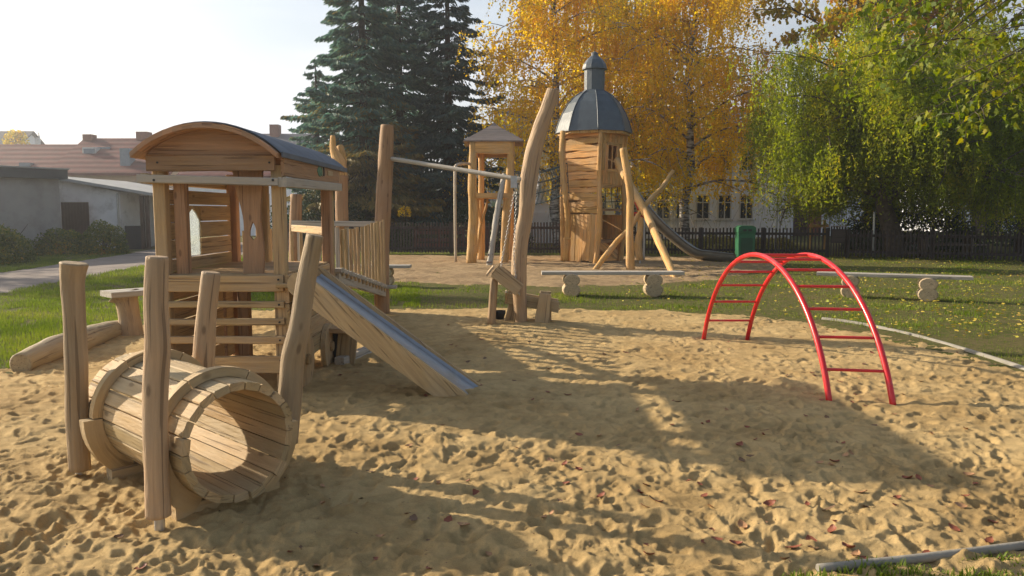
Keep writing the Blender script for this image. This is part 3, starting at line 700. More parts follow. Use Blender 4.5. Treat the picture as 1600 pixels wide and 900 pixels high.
weeping('willow_tree', 'broad green weeping tree with a dark leaning trunk behind the right fence', 'tree', wt, 7, 0.36, (0, 0), 34, 0.30, lambda t: 4.9*(1-t*.25), lambda t: 0.40+0.45*t, 0.80, (0.6, 2.6), 20, 14, 0.12, 0.32, WILLOWL, BARK_W, 31, None, 7, 12, zmin=1.9,
        trunkpts=[(wt[0], wt[1], 0), (wt[0]-.25, wt[1], .9), (wt[0]-.55, wt[1]+.1, 1.9), (wt[0]-.3, wt[1]+.1, 3.0), (wt[0]-.1, wt[1], 4.2), (wt[0]-.4, wt[1], 5.1), (wt[0]-.2, wt[1], 5.9)])
weeping('willow_tree', 'second green weeping tree crossing the right edge of the photo', 'tree', at(1600, 30.5), 7.0, 0.34, (0.2, 0), 28, 0.28, lambda t: 5.0*(1-t*.25), lambda t: 0.4+0.6*t, 0.85, (0.6, 3.0), 12, 12, 0.13, 0.34, WILLOWL, BARK_W, 33, None, 6, 12)
weeping('oak_tree', 'orange and olive oak rising behind the top of the weeping tree', 'tree', at(1385, 37), 14, 0.4, (0, 0), 30, 0.42, lambda t: 7.2*(1-t*.3), lambda t: 0.35+0.7*t, 0.25, (0.1, 0.6), 12, 28, 0.17, 0.75, OAKL, BARK, 41, None, 6, 14.5)

def bush(name, label, cat, c, rx, ry, rz, n, size, mat, seed, group=None, asp=0.6, kind=None):
    rg = np.random.default_rng(seed); c = np.array(c, float)
    root = thing(name, label, cat, tuple(c), group)
    d = rg.normal(size=(n, 3)); d /= np.linalg.norm(d, axis=1)[:, None]; d[:, 2] = np.abs(d[:, 2])
    lump = 1+0.55*fbm(d[:, 0]*2+seed, d[:, 1]*2+d[:, 2]*3, 1.4, 3, seed)
    r = (0.55+0.45*rg.random(n)**0.5)*lump
    cen = c+d*r[:, None]*[rx, ry, rz]; cen[:, 2] = np.maximum(cen[:, 2], 0.03)
    V, F = npleaves(cen, size, asp, rg)
    npmesh('foliage', V, F, mat, root, rnd=np.repeat(rg.random(n), 4))
    pls = []
    for k in range(14):
        e = c+np.array([rg.normal()*rx*.5, rg.normal()*ry*.5, rz*(0.5+0.5*rg.random())]); pls.append(([c, (c+e)/2+rg.normal(size=3)*.05, e], [0.02, 0.014, 0.006]))
    tV, tF = tubes(pls, 5); npmesh('stems', tV, tF, BARK, root)
    return root
bush('bush', 'orange-tipped bush at the left edge of the photo before the grey garage', 'bush', G(-8, 412), 1.1, 0.9, 1.3, 6500, 0.09, BUSHL, 51, 'bushes along the path')
bush('bush', 'low dark green bush before the brown gate panel', 'bush', G(98, 398), 1.1, 0.9, 0.95, 5500, 0.09, BUSHL, 52, 'bushes along the path')
bush('bush', 'yellow-green bush before the white shed wall', 'bush', G(163, 397), 0.9, .8, 1.2, 4500, 0.09, BUSHL, 53, 'bushes along the path')
bush('clipped_mound', 'low clipped yellow-green mound behind the fence left of the green bin', 'bush', P(1130, 403, 31.5)-Vector((0, 0, 0.05)), 2.3, 1.2, 1.0, 14000, 0.08, STRAW, 54, 'clipped mounds behind the fence')
bush('clipped_mound', 'low clipped yellow-green mound behind the fence right of the green bin', 'bush', P(1205, 404, 31.5)-Vector((0, 0, 0.05)), 1.5, 1.0, 0.95, 9000, 0.08, STRAW, 55, 'clipped mounds behind the fence')
bush('dark_shrub', 'dark evergreen shrub behind the fence under the weeping tree', 'bush', (at(1425, 33)), 3.0, 1.2, 2.3, 14000, 0.11, HEDGEL, 56)
bush('dark_shrub', 'dark low shrub behind the fence at the foot of the big spruce', 'bush', at(625, 33.5), 2.2, 1.2, 1.1, 9000, 0.10, HEDGEL, 57)
bush('dark_shrub', 'dark bush behind the cabin rails at the fence', 'bush', at(505, 33.5), 2.6, 1.2, 2.6, 11000, 0.10, HEDGEL, 58)
bush('dark_shrub', 'dark shrub behind the fence beneath the hut', 'bush', at(745, 36), 2.6, 1.2, 1.8, 9000, 0.10, HEDGEL, 59)
bush('yellow_sapling', 'small bright yellow sapling before the spruces', 'bush', P(632, 338, 32), .3, .25, .45, 130, 0.12, BIRCHL, 60)
bush('dark_shrub', 'wide dark hedge shrub at the right edge behind the fence', 'bush', at(1640, 36), 3.4, 1.2, 2.6, 9000, 0.12, HEDGEL, 61)
# distant wood closing the view
bush('tree_line', 'soft line of far trees behind the houses', 'trees', (-30, 150, 0), 60, 8, 7, 24000, 1.1, HEDGEL, 62)
bush('tree_line', 'far trees behind the white building and the willow', 'trees', (60, 95, 0), 60, 8, 12, 30000, 0.9, HEDGEL, 63)
# leafy tree outside the left edge (its shade falls over path and lawn)
weeping('ash_tree', 'leafy tree beside the path outside the left edge', 'tree', (-22.0, 22.5, 0), 8.5, 0.25, (0.3, 0), 20, 0.35, lambda t: 3.2*(1-t*.4), lambda t: 0.3+0.7*t, 0.2, (0.1, 0.6), 5, 16, 0.14, 0.7, BUSHL, BARK, 71, None, 5, 12)

# near maple with real leaf outlines
def maple():
    rg = np.random.default_rng(81); base = np.array((9.2, 9.6, 0.0))
    root = thing('maple_tree', 'green and yellow maple whose near branches hang in from the upper right corner', 'tree', tuple(base))
    tp = [base+np.array([0.02*k*k*.1, 0, 0.9*k]) for k in range(8)]
    tV, tF = tubes([(tp, [0.2-0.015*k for k in range(8)])], 12); npmesh('trunk', tV, tF, BARK, root, smooth=True)
    tips = [(1325, 18, 9.6), (1345, 60, 9.0), (1330, 95, 9.6), (1400, 130, 8.8), (1445, 180, 9.0), (1490, 178, 9.4), (1510, 185, 8.6), (1560, 150, 8.8), (1600, 175, 9.2), (1420, 30, 8.4), (1460, 85, 8.6), (1500, 115, 9.2),
            (1540, 60, 8.5), (1580, 30, 9.0), (1600, 100, 8.4), (1500, 20, 9.6), (1440, 5, 9.0), (1560, 100, 9.6), (1370, 5, 9.3), (1620, 60, 8.8), (1480, 140, 8.7), (1410, 85, 9.5), (1640, 140, 9), (1650, 20, 9.2), (1530, -40, 9), (1450, -50, 9.2), (1600, -60, 8.8)]
    pls = []; cen = []; hubs = [np.array(along(tp, .55)), np.array(along(tp, .75)), np.array(along(tp, .95))]
    for (px, py, Y) in tips:
        e = np.array(P(px, py, Y)); h = hubs[rg.integers(3)]; mid = (h+e)/2+np.array([0, 0, 0.45])+rg.normal(size=3)*.15
        m1 = h*.5+mid*.5+[0, 0, .12]; m2 = mid*.45+e*.55+[0, 0, .16]
        p = [h, m1, mid, m2, e*.75+m2*.25+[0, 0, .04], e]; pls.append((p, [0.035, 0.025, 0.017, 0.010, 0.006, 0.003]))
        for q in range(12):
            tt = 0.45+0.55*rg.random(); s = along(p, tt); d = rg.normal(size=3)*[.5, .5, .25]; L_ = 0.22+0.4*rg.random(); d /= np.linalg.norm(d); e2 = s+d*L_-[0, 0, .08]
            pls.append(([s, (s+e2)/2+[0, 0, .03], e2], [0.004, 0.003, 0.002]))
            for z in range(8): cen.append(s*(1-z/7.)+e2*z/7.+rg.normal(size=3)*.06-[0, 0, .05])
    tV, tF = tubes(pls, 6); npmesh('branches', tV, tF, BARK_W, root, smooth=True)
    cen = np.array(cen); n = len(cen)
    out = np.array([(0, 0), (.16, .22), (.42, .18), (.38, .42), (.62, .52), (.5, .66), (.34, .72), (.2, 1.0), (0, 1.15), (-.2, 1.0), (-.34, .72), (-.5, .66), (-.62, .52), (-.38, .42), (-.42, .18), (-.16, .22)])*[.62, .9]
    k = len(out); d = rg.normal(size=(n, 3))*.55; d[:, 2] -= 1.0; d /= np.linalg.norm(d, axis=1)[:, None]
    s = np.cross(d, rg.normal(size=(n, 3))); s /= np.linalg.norm(s, axis=1)[:, None]; nn = np.cross(d, s)
    sz = (0.055+0.05*rg.random(n))[:, None, None]
    V = cen[:, None, :]+sz*(s[:, None, :]*out[None, :, 0, None]+d[:, None, :]*out[None, :, 1, None]+nn[:, None, :]*(0.5*np.abs(out[None, :, 0, None])-0.35*out[None, :, 1, None]**2))
    npmesh('crown', V.reshape(-1, 3), np.arange(n*k).reshape(-1, k), MAPLEL, root, rnd=np.repeat(rg.random(n), k))
maple()

# ------------------------------------------------------------------ buildings
def window(parent, x, y, z0, z1, w_, nrm=-1, mull=True):
    """window on a wall whose outer face is at y (facing -Y)"""
    f = MB(); t = 0.07
    f.box(x-w_/2, x-w_/2+t, y-.05, y+.02, z0, z1); f.box(x+w_/2-t, x+w_/2, y-.05, y+.02, z0, z1)
    f.box(x-w_/2+t, x+w_/2-t, y-.05, y+.02, z1-t, z1); f.box(x-w_/2+t, x+w_/2-t, y-.05, y+.02, z0, z0+t)
    if mull:
        f.box(x-.03, x+.03, y-.045, y+.02, z0+t, z1-t); zm = z0+(z1-z0)*.68; f.box(x-w_/2+t, x-.03, y-.04, y+.02, zm-.03, zm+.03); f.box(x+.03, x+w_/2-t, y-.04, y+.02, zm-.03, zm+.03)
    fo = f.build('window', FRAMEW, parent)
    g_ = MB(); g_.box(x-w_/2+t*.5, x+w_/2-t*.5, y-.02, y+.01, z0+t*.5, z1-t*.5); g_.build('pane', GLASS, fo)
    s_ = MB(); s_.box(x-w_/2-.08, x+w_/2+.08, y-.12, y+.0, z0-.07, z0-.005); s_.build('sill', FRAMEW, fo)
def gable_house(name, label, cat, x0, x1, y0, y1, h, rh, wallm, roofm, over=0.4, group=None):
    root = thing(name, label, cat, ((x0+x1)/2, (y0+y1)/2, 0), group)
    b = MB(); b.box(x0, x1, y0, y1, -.1, h); ym = (y0+y1)/2
    for xs in (x0, x1-.3): b.prism([(xs, y0+.02, h+.002), (xs, y1-.02, h+.002), (xs, ym, h+rh-.1)], (.3, 0, 0))
    b.build('wall', wallm, root)
    r_ = MB(); o = over; t = .18
    sl = rh/(ym-y0)
    r_.prism([(x0-o, y0-o, h-o*sl), (x0-o, ym, h+rh), (x0-o, y1+o, h-o*sl), (x0-o, y1+o, h-o*sl+t), (x0-o, ym, h+rh+t), (x0-o, y0-o, h-o*sl+t)], (x1-x0+2*o, 0, 0))
    rf = r_.build('roof', roofm, root)
    return root, rf
# white school building
YB = 46.0
sb, srf = gable_house('white_building', 'long white rendered building with a row of windows seen under the birches', 'building', P(780, 350, YB).x, P(1236, 350, YB).x, YB, YB+11, 5.6, 2.6, WHITEW, SLATE)
for px in (800, 834, 868, 902, 936, 970, 1004, 1036, 1066, 1098, 1132, 1166, 1204):
    if px < 1200: window(sb, P(px, 320, YB).x, YB-.003, 1.15, 2.62, .82)
    window(sb, P(px, 320, YB).x, YB-.003, 4.0, 5.3, .82)
for px in (880, 1000, 1120, 1190):
    x = P(px, 320, YB).x; d = MB(); d.box(x-.6, x+.6, YB+.9, YB+3.0, 6.3, 7.3); do = d.build('dormer', SLATE, sb); g_ = MB(); g_.box(x-.4, x+.4, YB+.86, YB+.895, 6.5, 7.1); g_.build('pane', GLASS, do)
    d = MB(); d.prism([(x-.8, YB+.7, 7.3), (x+.8, YB+.7, 7.3), (x, YB+.7, 7.8)], (0, 2.6, 0)); d.build('dormer_roof', SLATE, do)
# lower white wing with door, right of it
w2, wr2 = gable_house('white_annex', 'lower white annex with reddish brown doors behind the right fence', 'building', P(1243, 350, 51).x, P(1345, 350, 51).x, 51, 58, 4.2, 1.8, WHITEW, SLATE)
for (px, wd, mt) in ((1262, .9, BROWNP), (1270, 0, None), (1265+19, .9, REDDOOR)):
    if mt:
        x = P(px-12, 350, 51).x; d = MB(); d.box(x-.45, x+.45, 50.94, 51.0, -.1, 2.5); d.build('door', mt, w2)
window(w2, P(1299, 350, 51).x, 50.997, 1.3, 2.5, .9, mull=False)
w3, wr3 = gable_house('white_house', 'white rendered house with a brown doorway beyond the fence at the right edge', 'building', P(1487, 350, 58).x, P(1760, 350, 58).x, 58, 66, 5.0, 3.0, WHITEW, TILES)
x = P(1535, 350, 58).x; d = MB(); d.box(x-.8, x+.8, 57.93, 58.0, -.1, 2.6); d.build('door', BROWNP, w3)
x = P(1555, 350, 58).x; d = MB(); d.box(x-.35, x+.35, 57.90, 58.0, -.1, 4.6); d.build('pilaster', OCHREW, w3)
window(w3, P(1590, 350, 58).x, 57.997, 1.2, 2.4, 1.0)
# low white retaining wall seen through the pickets at the right
b = MB(); b.board(P(1411, 382, 33)+Vector((0, 0, -.3)), P(1458, 382, 33)+Vector((0, 0, -.3)), .3, .85, bev=.01); T(b.build('garden_wall', plain('white_block_wall', (0.75, 0.72, 0.66), .9, 0, .15, 4)), 'short white block wall glimpsed through the right fence', 'wall')
# left: grey garage, white shed, red roof houses
gx1, gy1 = P(98, 390, 30).x, 30.0
gr = thing('garage', 'grey rendered flat-roofed garage on the left beyond the path', 'garage', (gx1-5, 27, 0))
A = Vector((gx1, 30.0, 0)); B = Vector((-22.5, 21.5, 0)); D = Vector((-7.5, 5.6, 0))
b = MB(); b.prism([A, B, B+D, A+D], (0, 0, 2.85)); b.build('wall', GREYW, gr)
e1 = (A-B).normalized()*.25; e2 = D.normalized()*.25
b = MB(); b.prism([q+Vector((0, 0, 2.853)) for q in (A+e1-e2, B-e1-e2, B+D-e1+e2, A+D+e1+e2)], (0, 0, .36)); rf = b.build('roof', FASCIA, gr)
b = MB(); b.prism([q+Vector((0, 0, 3.215)) for q in (A+e1*1.2-e2*1.2, B-e1*1.2-e2*1.2, B+D, A+D)], (0, 0, .05)); b.build('roof_sheet', SHEET, rf)
sh = thing('shed', 'low whitewashed shed with a sloping sheet roof right of the garage', 'shed', (P(145, 390, 33).x, 34, 0))
xa, xb = P(92, 350, 33).x, P(189, 350, 33).x
b = MB(); b.prism([(xa, 33, -.1), (xb, 33, -.1), (xb, 33, 2.45), (xa, 33, 3.0)], (0, 6, 0)); b.build('wall', SHEDW, sh)
xc = P(242, 300, 33).x
b = MB(); b.prism([(xa-.2, 32.6, 3.02), (xc, 32.6, 2.28), (xc, 32.6, 2.40), (xa-.2, 32.6, 3.14)], (0, 6.8, 0)); b.build('roof', SHEET, sh)
b = MB(); b.box(xb+.01, xc-.25, 36.2, 36.4, -.1, 2.3); b.build('porch_wall', OCHREW, sh)
for xx in (xb+.9, xc-.4): 
    b = MB(); b.box(xx-.07, xx+.07, 33.0, 33.14, -.1, 2.30); b.build('porch_post', BROWNP, sh)
b = MB(); b.box(xb+.15, xb+.85, 33.0, 33.1, -.1, 1.0); b.build('porch_panel', plain('black_board', (.03, .03, .035), .8)); 
bpy.data.objects['porch_panel'].parent = sh; bpy.data.objects['porch_panel'].location = bpy.data.objects['porch_panel'].location-sh.location
b = MB(); b.box(xb+.3, xb+1.0, 36.12, 36.197, 1.0, 2.0); b.build('pane', GLASS, sh)
b = MB(); b.box(xc-1.0, xc-.45, 36.1, 36.197, -.1, 1.7); b.build('door', BROWNP, sh)
b = MB(); b.box(xb+.26, xb+1.04, 36.08, 36.115, 1.93, 2.0); b.box(xb+.26, xb+1.04, 36.08, 36.115, .98, 1.05); b.box(xb+.26, xb+.32, 36.08, 36.115, 1.05, 1.93); b.box(xb+.98, xb+1.04, 36.08, 36.115, 1.05, 1.93); b.build('window_frame', FRAMEW, sh)
b = MB(); b.tube([(xb-.05, 32.9, 2.38), (xb-.05, 32.93, 0)], .045); b.build('downpipe', GALV, sh)
gp = Vector((gx1, 30.0, 0)); b = MB(); b.tube([gp+Vector((-.5, -.66, 2.8)), gp+Vector((-.5, -.60, 0))], .05); b.build('downpipe', GALV, gr)
xg0, xg1 = P(97, 350, 32.4).x, P(140, 350, 32.4).x
b = MB(); 
nb = 9
for k in range(nb): b.board((xg0+(k+.5)*(xg1-xg0)/nb, 32.4, .05), (xg0+(k+.5)*(xg1-xg0)/nb, 32.4, 2.0), (xg1-xg0)/nb*.97, .03, up=(0, -1, 0))
T(b.build('board_gate', BROWNP), 'dark brown board gate between the garage and the white shed', 'gate')
h1, hr1 = gable_house('red_roof_house', 'long house with a wide red tiled roof far behind the sheds', 'house', P(86, 300, 56).x, P(262, 300, 56).x, 56, 66, 4.4, 2.75, OCHREW, TILES)
h2, hr2 = gable_house('red_roof_house', 'lower house with a red tiled roof at the left behind the garage', 'house', P(-60, 300, 56.5).x, P(85, 300, 56.5).x, 56.5, 66, 4.2, 2.5, OCHREW, TILES)
def skylight(par, px, py, Y, w_, h_, m):
    p = P(px, py, Y); b = MB(); b.box(p.x-w_/2, p.x+w_/2, Y-.35, Y+.5, p.z-h_/2, p.z+h_/2); b.build('skylight', m, par)
skylight(hr1, 143, 240, 58.9, 1.0, .9, FRAMEW); skylight(hr1, 143, 240, 58.85, .8, .7, BLUEG); skylight(hr1, 163, 234, 59.6, 1.2, .35, BLUEG)
skylight(hr2, 43, 262, 57.9, .8, .7, BLUEG); skylight(hr1, 199, 256, 57.0, .7, 2.2, BLUEG); skylight(hr1, 228, 300, 55.4, 2.4, 1.4, GREYW)
for (px, Y, w_, z1) in ((141, 61, .7, 7.6), (226, 61, .9, 7.8)):
    p = P(px, 230, Y); b = MB(); b.box(p.x-w_/2, p.x+w_/2, Y-.4, Y+.4, 6.8, z1); b.build('chimney', BRICK, hr1)
b = MB(); b.box(P(112, 290, 55).x, P(132, 290, 55).x, 54.8, 55.9, 3.4, 3.9); b.build('awning', SLATE, h1)
h3, hr3 = gable_house('white_gable_house', 'white gabled house peak at the left edge of the skyline', 'house', P(-45, 230, 90).x, P(16, 230, 90).x, 90, 98, 8.5, 2.6, WHITEW, SLATE)
h4, hr4 = gable_house('dark_roof_house', 'house with a dark roof and chimney showing behind the cabin roof', 'house', P(300, 230, 75).x, P(470, 230, 75).x, 75, 85, 7.2, 2.2, WHITEW, SLATE)
p = P(428, 205, 79); b = MB(); b.box(p.x-.45, p.x+.45, 79, 80, 8.5, 10.4); b.build('chimney', BRICK, hr4)
h5, hr5 = gable_house('pale_blue_house', 'pale house beyond the lawn glimpsed between the cabin boards', 'house', P(290, 330, 52).x, P(420, 330, 52).x, 52, 60, 4.0, 2.2, WHITEW, TILES)
window(h5, P(412, 325, 52).x, 51.997, 1.6, 2.8, .9)
# antenna mast on the skyline
p = P(61, 222, 95); b = MB(); b.tube([(p.x, 95, 0), (p.x, 95, 11.2)], .09); m_ = b.build('antenna_mast', GALV); T(m_, 'thin antenna mast on the skyline above the left red roofs', 'mast')
b = MB(); [b.box(p.x-.28+.2*k, p.x-.16+.2*k, 94.8, 94.9, 9.6, 10.8) for k in range(3)]; b.build('antenna_panel', WHITEW, m_)
bush('bare_tree', 'bare reddish treetop beside the white gable at the left skyline', 'tree', P(24, 226, 88), 1.4, 1, 1.6, 500, .3, OAKL, 66)
# monument
p = at(846, 40); mo = thing('monument', 'pale stone monument behind the fence left of the tower', 'monument', p)
b = MB(); b.box(p[0]-.75, p[0]+.75, 39.4, 40.6, 0, 1.55); b.box(p[0]-.5, p[0]+.5, 39.6, 40.4, 1.55, 2.0); b.build('plinth', WHITEW, mo)
b = MB(); b.lathe((p[0], 40, 2.0), [(.38, 0), (.30, .25), (.24, .5), (.34, .7), (.30, 1.2), (.15, 1.35), (.16, 1.6), (.02, 1.75)], 12); b.build('statue', WHITEW, mo)

# ------------------------------------------------------------------ fences
def fence(label, pts, H, gapx=None, postevery=2.4):
    root = thing('picket_fence', label, 'fence', (pts[0].x, pts[0].y, 0), 'dark picket fences around the playground')
    for i in range(len(pts)-1):
        a, b2 = pts[i], pts[i+1]; L_ = (b2-a).length; d = (b2-a)/L_; nrm = Vector((-d.y, d.x, 0)); n = max(1, round(L_/postevery)); seg = L_/n
        for k in range(n+1):
            if k == n and i < len(pts)-2: continue
            p = a+d*seg*k; q = MB(); q.board(p+nrm*.09-Vector((0, 0, .1)), p+nrm*.09+Vector((0, 0, H+.02)), .10, .10, up=(0, -1, 0)); q.build('post', W_fence, root)
        for k in range(n):
            m = MB(); s0 = a+d*seg*k
            for zz in (.22, H-.20): m.board(s0+nrm*.03+Vector((0, 0, zz)), s0+d*seg+nrm*.03+Vector((0, 0, zz)), .04, .09)
            np_ = int(seg/.115)
            for j in range(np_):
                c = s0+d*(j+.5)*seg/np_; hh = H+random.uniform(-.015, .015); tl = random.uniform(-.008, .008)
                m.board(c+Vector((0, 0, .06)), c+d*tl+Vector((0, 0, hh)), .055, .022, up=(0, -1, 0), bev=.004)
            m.build('picket_panel', W_fence, root)
    return root
fence('dark brown picket fence run left of the tower behind the hut', [Vector((P(440, 400, 30.0).x, 30.0, 0)), Vector((P(606, 400, 29.2).x, 29.2, 0)), Vector((P(905, 400, 28.9).x, 28.9, 0))], 1.2)
fence('dark brown picket fence run from the tower to the gate', [Vector((P(909, 400, 28.9).x, 28.9, 0)), Vector((P(1293, 400, 27.0).x, 27.0, 0))], 1.02)
fence('dark brown picket fence run from the gate to the right edge', [Vector((P(1323, 400, 26.8).x, 26.8, 0)), Vector((P(1760, 400, 23.4).x, 23.4, 0))], 0.98)
ga, gb = Vector((P(1295.5, 400, 26.98).x, 26.98, 0)), Vector((P(1321, 400, 26.82).x, 26.82, 0))
gt = thing('fence_gate', 'dark picket gate with a boarded upper panel in the right fence', 'gate', tuple(ga))
d = (gb-ga).normalized(); L_ = (gb-ga).length
m = MB(); [m.board(ga+d*(j+.5)*L_/6+Vector((0, 0, .06)), ga+d*(j+.5)*L_/6+Vector((0, 0, 1.08)), .055, .022, up=(0, -1, 0)) for j in range(6)]; m.build('pickets', W_fence, gt)
m = MB(); m.board(ga+Vector((.06, -.03, .75)), gb+Vector((-.06, -.03, .75)), .5, .02, up=(0, -1, 0)); m.build('boarded_panel', W_fence, gt)
m = MB(); m.board(ga+Vector((0, -.03, 1.1)), gb+Vector((0, -.03, 1.1)), .03, .03); m.build('top_rail', W_hutroof, gt)
# bin
p = P(1162, 402, 26.9); bx = p.x
bn = thing('litter_bin', 'green litter bin fixed at the fence beside the tower slide end', 'bin', (bx, 26.9, 0))
m = MB(); m.prism([(bx-.27, 26.6, .02), (bx+.27, 26.6, .02), (bx+.29, 26.6, .88), (bx-.29, 26.6, .88)], (0, .42, 0)); m.build('body', GREEN, bn)
m = MB(); m.prism([(bx-.31, 26.56, .885), (bx+.31, 26.56, .885), (bx+.30, 26.56, 1.06), (bx+.2, 26.56, 1.12), (bx-.2, 26.56, 1.12), (bx-.30, 26.56, 1.06)], (0, .5, 0)); ld = m.build('lid', GREEN, bn)
for s_ in (-.09, .09): m = MB(); m.box(bx+s_-.06, bx+s_+.06, 26.545, 26.557, .93, 1.0); m.build('slot', BLACKRUB, ld)
m = MB(); m.box(bx-.2, bx+.2, 26.585, 26.597, .15, .7); m.build('front_panel', DKGREEN, bn)
# dark red timber bench-like barrier behind the left fence
p0, p1 = P(650, 385, 31.5), P(762, 385, 31.5); pb = thing('timber_bench', 'dark red timber bench behind the fence under the spruces', 'bench', (p0.x, 31.5, 0), None)
m = MB()
for z in (.25, .45, .75, .93): m.board((p0.x, 31.5, z), (p1.x, 31.5, z), .05, .14, bev=.01)
m.build('planks', W_park, pb)
for k in range(4): m = MB(); x = p0.x+(p1.x-p0.x)*k/3; m.board((x, 31.55, 0), (x, 31.55, 1.0), .12, .1, up=(0, -1, 0)); m.build('post', W_park, pb)
# small yellow timber frame behind the fence, poles
yp = P(1277, 380, 33); yf = thing('climbing_gym', 'small yellowish timber play frame behind the fence left of the gate', 'play frame', (yp.x, 33, 0))
for s_ in (-.28, .28): m = MB(); m.board((yp.x+s_, 33, 0), (yp.x+s_, 33, 1.25), .1, .1, up=(0, -1, 0)); m.build('post', W_tower, yf)
m = MB(); m.board((yp.x-.4, 32.9, 1.0), (yp.x+.4, 32.9, 1.0), .1, .12); m.build('crossbar', W_tower, yf)
for (px, Y, h, lb) in ((1212, 30, 2.1, 'grey metal pole behind the fence right of the green bin'), (1364, 27.3, 1.6, 'thin grey metal pole at the fence left of the weeping tree trunk')):
    x = P(px, 380, Y).x; m = MB(); m.tube([(x, Y, 0), (x, Y, h)], .045); T(m.build('metal_pole', GALV), lb, 'pole', None)
x = P(1555, 400, 25.6).x; tb = thing('picnic_table', 'dark wooden picnic table behind the fence near the right edge', 'table', (x, 27.5, 0))
m = MB(); m.board((x-1.7, 27.5, .74), (x+.5, 27.5, .74), .7, .06); m.build('table_top', W_hutroof, tb)
for s_ in (-.5, .5): m = MB(); m.board((x-1.7, 27.5+s_*1.3, .45), (x+.5, 27.5+s_*1.3, .45), .25, .05); m.build('seat', W_hutroof, tb)
for xx in (x-1.4, x+.2): m = MB(); m.board((xx, 27.5, 0), (xx, 27.5, .71), .5, .1, up=(1, 0, 0)); m.build('leg', W_hutroof, tb)

# ------------------------------------------------------------------ onion-dome tower
TX, TY = P(926, 400, 25).x, 25.0
tw = thing('play_tower', 'angular wooden play tower with a dark bell-shaped dome', 'tower', (TX, TY, 0))
PH = [R(5+90*k) for k in range(4)]
def tcen(z): return Vector((TX+0.05*math.sin(z*1.3)+0.02*(z-2), TY, 0))
def trad(z): return 0.92+0.03*z+0.05*math.sin(z*1.5+.4)
def tv(k, z, dr=0.0):
    ph = PH[k % 4]; c = tcen(z); r_ = trad(z)+dr; return Vector((c.x+r_*math.sin(ph), c.y-r_*math.cos(ph), z))
def facet_boards(k, z0, z1, name, vertical=False, u0=0, u1=1, jag=0.02, m_=None):
    """facet between vertices k and k+1"""
    b = MB(); out = ((tv(k, 2)+tv(k+1, 2))/2-tcen(2)); out.z = 0; out.normalize()
    if vertical:
        n = max(1, int(9*(u1-u0)+.5))
        for i in range(n):
            a, c = u0+(u1-u0)*(i+.02)/n, u0+(u1-u0)*(i+.98)/n; zs = [z0+random.uniform(-.03, .03), (z0+z1)/2, z1]
            L0 = [tv(k, z, -.04).lerp(tv(k+1, z, -.04), a) for z in zs]; L1 = [tv(k, z, -.04).lerp(tv(k+1, z, -.04), c) for z in zs]
            o = out*(.03+random.uniform(0, .02)); vs = []; gs = []
            for q in range(3):
                for (p_, oo) in ((L0[q], 0), (L1[q], 0), (L1[q], 1), (L0[q], 1)): vs.append(p_+o*oo); gs.append((p_.z, p_.x+oo*.03, p_.y))
            fs = []
            for q in range(2):
                for e in range(4): fs.append([q*4+e, q*4+(e+1) % 4, q*4+4+(e+1) % 4, q*4+4+e])
            fs += [[3, 2, 1, 0], [8, 9, 10, 11]]; b.add(vs, fs, gs)
    else:
        z = z0
        while z < z1-.05:
            h = min(random.uniform(.17, .27), z1-z); p0, p1 = tv(k, z+h/2, -.045), tv(k+1, z+h/2, -.045)
            a = p0.lerp(p1, u0); c = p0.lerp(p1, u1); t0 = random.uniform(-.03, .03)
            b.board(a+out*.03+Vector((0, 0, t0)), c+out*.03-Vector((0, 0, t0*.5)), h*.99, .03+random.uniform(0, .07), up=out, bev=.02, seg=8, wob=.018); z += h
    return b.build(name, m_ or W_tower, tw)
facet_boards(3, 1.56, 4.14, 'board_panel'); facet_boards(3, .03, 1.52, 'lower_plank_panel', True)
facet_boards(0, 2.46, 2.90, 'board_panel', True); facet_boards(0, 3.72, 4.14, 'board_panel', True); facet_boards(0, 2.90, 3.72, 'board_panel', True, 0, .30); facet_boards(0, 2.90, 3.72, 'board_panel', True, .70, 1)
facet_boards(1, 2.4, 4.14, 'board_panel', True); facet_boards(2, .2, 4.14, 'board_panel')
facet_boards(1, .1, 1.5, 'board_panel', True)
# window frame, shelves, braces
m = MB(); out = ((tv(0, 3.3)+tv(1, 3.3))/2-tcen(3.3)); out.z = 0; out.normalize()
def fp(u, z, o=0.05): return tv(0, z).lerp(tv(1, z), u)+out*(o-.04)
m.board(fp(.27, 2.9), fp(.73, 2.9), .09, .05, up=out); m.board(fp(.27, 3.72), fp(.73, 3.72), .09, .05, up=out); m.board(fp(.30, 2.9), fp(.30, 3.72), .07, .05, up=out); m.board(fp(.70, 2.9), fp(.70, 3.72), .07, .05, up=out); m.board(fp(.5, 2.9), fp(.5, 3.72), .04, .04, up=out)
m.build('window_frame', W_tower, tw)
for z in (.62, 1.62): m = MB(); m.prism([fp(.02, z, -.02), fp(.98, z, -.02), fp(.98, z, -.9), fp(.02, z, -.9)], (0, 0, .08)); m.build('shelf', W_red, tw)
m = MB(); m.board(fp(.02, 2.4, .0), fp(.98, 2.46, .0), .12, .06, up=out, seg=5, wob=.02); m.build('lintel', W_tower, tw)
m = MB(); m.board(fp(.1, .62, -.05), fp(.95, .15, -.05), .30, .04, up=out, seg=4, wob=.03); m.board(fp(.02, .12, -.05), fp(.98, .12, -.05), .2, .04, up=out); m.build('lower_brace', W_tower, tw)
m = MB(); [m.tube([fp(.1+.28*k, 1.72, -.1), fp(.16+.25*k, 2.05, -.12), fp(.1+.28*k, 2.4, -.1)], .013, 6, 3) for k in range(4)]; [m.tube([fp(.05, z, -.1), fp(.95, z+.03, -.1)], .013, 6, 3) for z in (1.9, 2.15)]; m.build('climbing_net', ROPE, tw)
